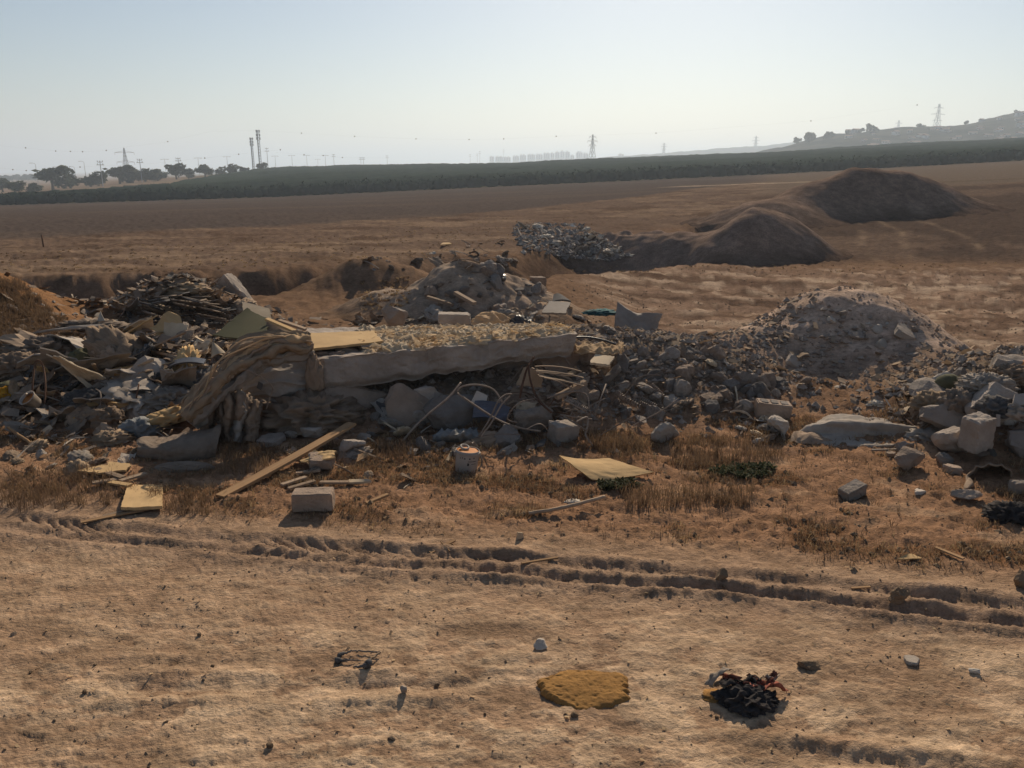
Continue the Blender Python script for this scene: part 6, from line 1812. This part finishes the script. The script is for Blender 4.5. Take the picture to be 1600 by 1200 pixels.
scraps([(60, 530), (250, 500), (345, 540), (300, 620), (160, 650), (20, 640)], 30, 92, 'large torn board sheet tossed on the left heap', 'large boards on the left heap', ['pale_board', 'cloth_grey', 'tan_board', 'concrete_pale', 'grey_wood', 'mattress_cloth'], .4, .8)
# pale shards tipped down the far bank
scraps([(800, 355), (850, 350), (905, 350), (985, 400), (940, 408), (890, 405), (820, 385)], 110, 80, 'pale shard in the rubbish tipped down the far gully bank', 'shards on the far bank', ['white_shard', 'concrete', 'concrete_dark', 'grey_sheet', 'concrete', 'white_shard'], .14, .6, 'tipped_shard', 'shard')
scraps([(900, 352), (930, 365), (985, 398), (960, 403), (915, 378)], 40, 81, 'bright shard in the white streak down the far gully bank', 'bright shards on the far bank', ['white_shard'], .14, .5, 'tipped_shard', 'shard')
scraps([(690, 385), (790, 375), (830, 400), (760, 425), (690, 415)], 34, 82, 'stray pale litter scrap on the bank left of the tipped shards', 'litter on the far bank', ['white_shard', 'concrete', 'cloth_brown', 'concrete_dark'], .12, .4)
scraps([(560, 405), (690, 395), (700, 420), (580, 425)], 22, 83, 'small litter scrap on the gully rim behind the low mound', 'litter on the gully rim', ['white_shard', 'concrete_dark', 'concrete', 'cloth_brown'], .1, .4)
panel('far_board', 'pale board lying alone on the far gully rim', 'board', [lift(G(688, 382), .08), lift(G(706, 381), .08), lift(G(702, 378.6), .08), lift(G(692, 378.8), .08)], 'tan_board', th=.03)
scatter([(1180, 590), (1235, 600), (1250, 640), (1150, 650), (1130, 600)], 20, 'concrete_chunk', 'grey chunk between rubble slope and hollow block', 'concrete chunk', 'chunks by the hollow block', ['rock', 'concrete'], CM, .05, .15, 9)

rod('marker_post', 'thin dark post standing alone in the far meadow at the left', 'post', [G(68, 386), G(68, 386) + Vector((0, 0, .5))], .03, 'rust')

# ------------------------------------------------------------------ stones on the road, one by one, then grit
r_ = random.Random(12)
for p in Gm([(r_.uniform(-40, 1640), r_.uniform(900, 1230)) for k in range(40)]):
    s = .006 + .016 * r_.random() ** 2.5
    o = bpy.data.objects.new('pebble', pool_mesh('rock', r_.randrange(9), r_.choice(['pebble', 'mound_earth', 'pebble', 'mound_earth']), 'pebble')); COL.objects.link(o)
    o.scale = (s * 1.2, s, s * .8); o.rotation_euler = (0, 0, r_.uniform(0, 6)); o.location = (p.x, p.y, p.z + s * .3)
    tag(o, 'small loose pebble on the bare dirt road', 'pebble', 'pebbles on the road')

def grit(name, label, m, pts, smin, smax, seed, zs=.7):
    rs = np.random.RandomState(seed)
    v0 = np.array([(1, 0, 0), (-1, 0, 0), (0, 1, 0), (0, -1, 0), (0, 0, 1), (0, 0, -1.)])
    f0 = np.array([(0, 2, 4), (2, 1, 4), (1, 3, 4), (3, 0, 4), (2, 0, 5), (1, 2, 5), (3, 1, 5), (0, 3, 5)])
    n = len(pts)
    s = smin + (smax - smin) * rs.rand(n) ** 3
    jit = 1 + rs.uniform(-.4, .4, (n, 6, 3))
    V = v0[None] * jit * s[:, None, None] * np.array([1, 1, zs])
    a = rs.rand(n) * 6.28
    c, si = np.cos(a)[:, None], np.sin(a)[:, None]
    # tumble each grain a little so that no two faces agree
    x, y, z = V[..., 0], V[..., 1], V[..., 2]
    V = np.stack([x * c - y * si, x * si + y * c, z + .35 * x * (rs.rand(n)[:, None] - .5)], 2) + pts[:, None, :]
    F = (f0[None] + (np.arange(n) * 6)[:, None, None]).reshape(-1, 3)
    o = obj(name, mesh_np(name, V.reshape(-1, 3), F, False), m)
    kind(o, 'stuff'); o['label'] = label; o['category'] = 'gravel'

def ground_pts(n, seed, x0, x1, y0, y1, dens, dz=0.0):
    rs = np.random.RandomState(seed)
    out = []
    tot = 0
    while tot < n:
        x = rs.uniform(x0, x1, n); y = rs.uniform(y0, y1, n)
        k = rs.rand(n) < dens(x, y)
        out.append(np.stack([x[k], y[k]], 1)); tot += k.sum()
    P = np.concatenate(out)[:n]
    z = H(P[:, 0], P[:, 1])
    return np.concatenate([P, (z + dz)[:, None]], 1)
grit('rubble_gravel', 'grey gravel and broken crumbs strewn over the heaps', 'concrete', ground_pts(11000, 5, -9, 9, 8.0, 16, lambda x, y: np.clip(rubble_mask(x, y), 0, 1)), .008, .07, 6)
grit('mound_gravel', 'gravel and small stones covering the rubble mound', 'concrete_brown', ground_pts(1600, 7, 2.6, 7.6, 10, 14.5, lambda x, y: np.exp(-(((x - 5.15) / 1.7) ** 2 + ((y - 12.0) / 1.6) ** 2))), .004, .035, 8)
grit('road_grit', 'fine grit scattered over the dirt road and its verge', 'pebble', ground_pts(10000, 9, -5.5, 5.5, 2.6, 8.6, lambda x, y: np.clip(.25 + .6 * verge(x, y) + .5 * (vn(x * 2, y * 2, 7) > .2), 0, 1)), .002, .013, 10)
grit('flat_clods', 'crumbled clods strewn over the flat ground right of the heaps', 'pebble', ground_pts(7000, 23, 1.5, 18, 13, 30, lambda x, y: .2 + .8 * sm(fbm(x * .35, y * 1.6, 4, 105), 0, .4)), .01, .04, 24, .5)
grit('dark_clods', 'dark crumbled clods among the dry grass of the verge', 'mound_earth', ground_pts(5000, 19, -6.5, 6.5, 4.6, 9, lambda x, y: verge(x, y) * sm(fbm(x * 1.5, y * 2.6, 5, 103), -.1, .35)), .005, .035, 20)

def patch(P, n, seed):
    r = random.Random(seed)
    return np.array([tuple(q) for q in Gm(poly_points(P, n, r))])

def litter(name, label, m, pts, smin, smax, seed):
    rs = np.random.RandomState(seed)
    n = len(pts)
    s = smin + (smax - smin) * rs.rand(n) ** 2.5
    a = rs.rand(n) * 6.283
    t1 = np.stack([np.cos(a), np.sin(a), rs.uniform(-.6, .6, n)], 1); t2 = np.stack([-np.sin(a), np.cos(a), rs.uniform(-.7, .7, n)], 1)
    asp = rs.uniform(.12, .7, n)
    c = pts + np.array([0, 0, 1]) * (s * rs.uniform(.1, .6, n))[:, None]
    def P(u, v): return c + t1 * (s * u)[:, None] + t2 * (s * asp * v)[:, None]
    up = np.stack([0 * s, 0 * s, s * rs.uniform(-.2, .25, n)], 1)
    j = lambda: rs.uniform(.6, 1.1, n)
    V = np.stack([P(-j(), -j()), P(0 * s, -j()) + up, P(j(), -j()), P(j(), j()), P(0 * s, j()) + up, P(-j(), j())], 1)
    k = np.arange(n) * 6
    F = np.concatenate([np.stack([k, k + 1, k + 4, k + 5], 1), np.stack([k + 1, k + 2, k + 3, k + 4], 1)])
    o = obj(name, mesh_np(name, V.reshape(-1, 3), F, False), m)
    kind(o, 'stuff'); o['label'] = label; o['category'] = 'litter'
litter('straw_bits', 'tiny straw bits and chips scattered over the dirt road', 'straw_flake', ground_pts(1600, 95, -5, 5, 2.6, 6.5, lambda x, y: .4 + .6 * (vn(x * 2, y * 2, 17) > .1)), .004, .018, 96)
HD = lambda x, y: np.clip(rubble_mask(x, y) * 1.2, 0, 1)
LH = lambda x, y: np.clip(np.exp(-(((x + 5.4) / 3.0) ** 2 + ((y - 11.0) / 2.0) ** 2) ** 1.5) + np.exp(-(((x + 6.4) / 1.5) ** 2 + ((y - 15) / 1.0) ** 2)), 0, 1)
litter('brown_litter', 'countless small brown shreds strewn through the left heap', 'cloth_brown', ground_pts(2600, 81, -10, -2, 8, 17, LH), .02, .14, 82)
litter('dark_litter', 'countless small dark shreds strewn through the left heap', 'carpet', ground_pts(2200, 83, -10, -2, 8, 17, LH), .02, .15, 84)
litter('pale_litter', 'countless small pale shreds strewn through the left heap', 'pale_board', ground_pts(900, 85, -10, -2, 8, 17, LH), .015, .09, 86)
litter('tan_litter', 'countless small tan shreds strewn over all the heaps', 'cloth_tan', ground_pts(1800, 87, -9, 9, 8, 15, HD), .015, .1, 88)
litter('splinter_litter', 'countless grey wood splinters strewn over the heaps', 'grey_wood', ground_pts(2000, 89, -9, 9, 8, 15, HD), .015, .1, 90)
grit('rubble_crumbs', 'brown crumbs of broken concrete filling the rubble slopes', 'concrete_brown', ground_pts(10000, 91, -3, 9, 8.0, 14, HD), .008, .06, 92)

bank = patch([(795, 352), (850, 348), (905, 350), (985, 400), (950, 410), (880, 405), (810, 385)], 900, 58)
grit('bank_rubble', 'grey rubble tipped down the far gully bank', 'concrete_dark', bank, .05, .22, 59)
grit('bank_chips', 'pale chips among the rubble on the far gully bank', 'white_shard', bank[::3] + np.array([.15, -.1, .05]), .03, .12, 60)

# ------------------------------------------------------------------ dry grass
def grass(name, label, m, P, hmin, hmax, wid, seed, lean=.5, clump=1):
    rs = np.random.RandomState(seed)
    n = len(P) * clump
    B = np.repeat(P, clump, 0)
    B[:, :2] += rs.normal(0, .025, (n, 2)) if clump > 1 else 0
    h = rs.uniform(hmin, hmax, n)
    a = rs.rand(n) * 6.283
    ln = rs.uniform(.1, lean, n) * h
    d = np.stack([np.cos(a) * ln, np.sin(a) * ln, h], 1)
    b = rs.rand(n) * 6.283
    s = np.stack([np.cos(b), np.sin(b), b * 0], 1) * (wid * rs.uniform(.6, 1.4, n))[:, None]
    mid = B + d * .55 * np.array([.6, .6, 1.15])
    B[:, 2] -= .01
    V = np.stack([B - s, B + s, mid + s * .8, mid - s * .8, B + d], 1).reshape(-1, 3)
    k = np.arange(n) * 5
    F = np.concatenate([np.stack([k, k + 1, k + 2], 1), np.stack([k, k + 2, k + 3], 1), np.stack([k + 3, k + 2, k + 4], 1)])
    o = obj(name, mesh_np(name, V, F, False), m)
    kind(o, 'stuff'); o['label'] = label; o['category'] = 'grass'
dn = lambda x, y: verge(x, y) * np.clip(.05 + 1.0 * sm(fbm(x * 1.5, y * 2.6, 5, 103), .0, .35), 0, 1) * (1 - .8 * rubble_mask(x, y))
grass('dry_grass', 'short reddish brown dry grass on the verge', 'dry_grass', ground_pts(6000, 31, -6.5, 6.5, 4.6, 9.2, dn), .015, .08, .0028, 32, 1.5, 4)
grass('straw_grass', 'pale straw stubble mixed into the verge', 'straw_grass', ground_pts(3500, 33, -6.5, 6.5, 4.6, 9.2, dn), .015, .07, .0026, 34, 1.4, 3)
tall = np.concatenate([patch([(960, 770), (1180, 760), (1170, 792), (980, 795)], 160, 41), patch([(1040, 690), (1200, 680), (1230, 720), (1050, 735)], 200, 42),
                       patch([(0, 740), (180, 735), (190, 790), (0, 800)], 170, 43), patch([(340, 700), (430, 700), (420, 740), (345, 745)], 90, 44),
                       patch([(920, 690), (1010, 690), (1000, 705), (900, 708)], 80, 45), patch([(560, 700), (650, 700), (650, 720), (570, 722)], 80, 46), patch([(240, 770), (340, 770), (330, 805), (250, 805)], 60, 47)])
grass('tall_dry_grass', 'tall dry brown grass stalks standing in patches before the rubble', 'dry_grass', tall, .05, .17, .0026, 48, .8, 7)
bk = np.concatenate([patch([(-40, 440), (30, 440), (130, 530), (60, 545), (-40, 545)], 1000, 49)])
grass('bank_grass', 'dense dry orange grass on the bank at the left edge', 'dry_grass', bk, .04, .15, .004, 50, 1.0, 14)
mdw = np.concatenate([patch([(0, 395), (600, 360), (800, 340), (980, 340), (700, 400), (300, 425), (0, 425)], 900, 51), patch([(560, 440), (640, 430), (640, 480), (560, 490)], 160, 52), patch([(860, 415), (1500, 412), (1600, 408), (1400, 425), (900, 425)], 160, 53)])
grass('meadow_grass', 'sparse dry grass tufts across the far meadow and gully', 'dry_grass', mdw[::3], .02, .06, .008, 54, 1.6, 14)
grass('meadow_straw', 'pale straw stubble across the far meadow', 'straw_grass', mdw[1::3], .01, .05, .008, 55, 1.8, 14)
def weeds(label, P, n, seed):
    r = random.Random(seed)
    V, F = [], []
    base = None
    for p in Gm(poly_points(P, n, r)):
        base = base or p.copy()
        for k in range(7):
            an = r.uniform(0, 6.28); h = r.uniform(.01, .04); l = r.uniform(.02, .05)
            q = p - base + Vector((r.uniform(-.03, .03), r.uniform(-.03, .03), r.uniform(0, .03)))
            d = Vector((math.cos(an) * l, math.sin(an) * l, h)); s = Vector((-math.sin(an), math.cos(an), 0)) * .009
            i = len(V); V += [q - s, q + s, q + d * .6 + s * 1.4, q + d, q + d * .6 - s * 1.4]; F.append((i, i + 1, i + 2, i + 3, i + 4))
    tag(obj('green_weed', mesh('green_weed', V, F), 'weed_green', None, base), label, 'weeds')
weeds('low green weeds in front of the bent tan board', [(935, 757), (990, 752), (1002, 762), (945, 768)], 90, 61)
weeds('low dark green weed mat right of the bent tan board', [(1105, 738), (1150, 728), (1205, 728), (1212, 744), (1150, 750)], 150, 62)
# ------------------------------------------------------------------ the air: dust and haze over the plain
def build_haze():
    v, f = box_vf(0, 5500, 45, 20000, 19000, 262)
    o = obj('haze', mesh('haze', v, f))
    m = bpy.data.materials.new('haze'); m.use_nodes = True
    nt = m.node_tree
    nt.nodes.remove(nt.nodes['Principled BSDF'])
    pv = nt.nodes.new('ShaderNodeVolumePrincipled')
    pv.inputs['Color'].default_value = (.74, .86, 1.0, 1)
    pv.inputs['Density'].default_value = HAZE
    pv.inputs['Anisotropy'].default_value = .35
    nt.links.new(pv.outputs[0], nt.nodes['Material Output'].inputs['Volume'])
    o.data.materials.append(m)
    kind(o, 'stuff'); o['label'] = 'pale haze over the plain'; o['category'] = 'haze'
HAZE = .00042
build_haze()
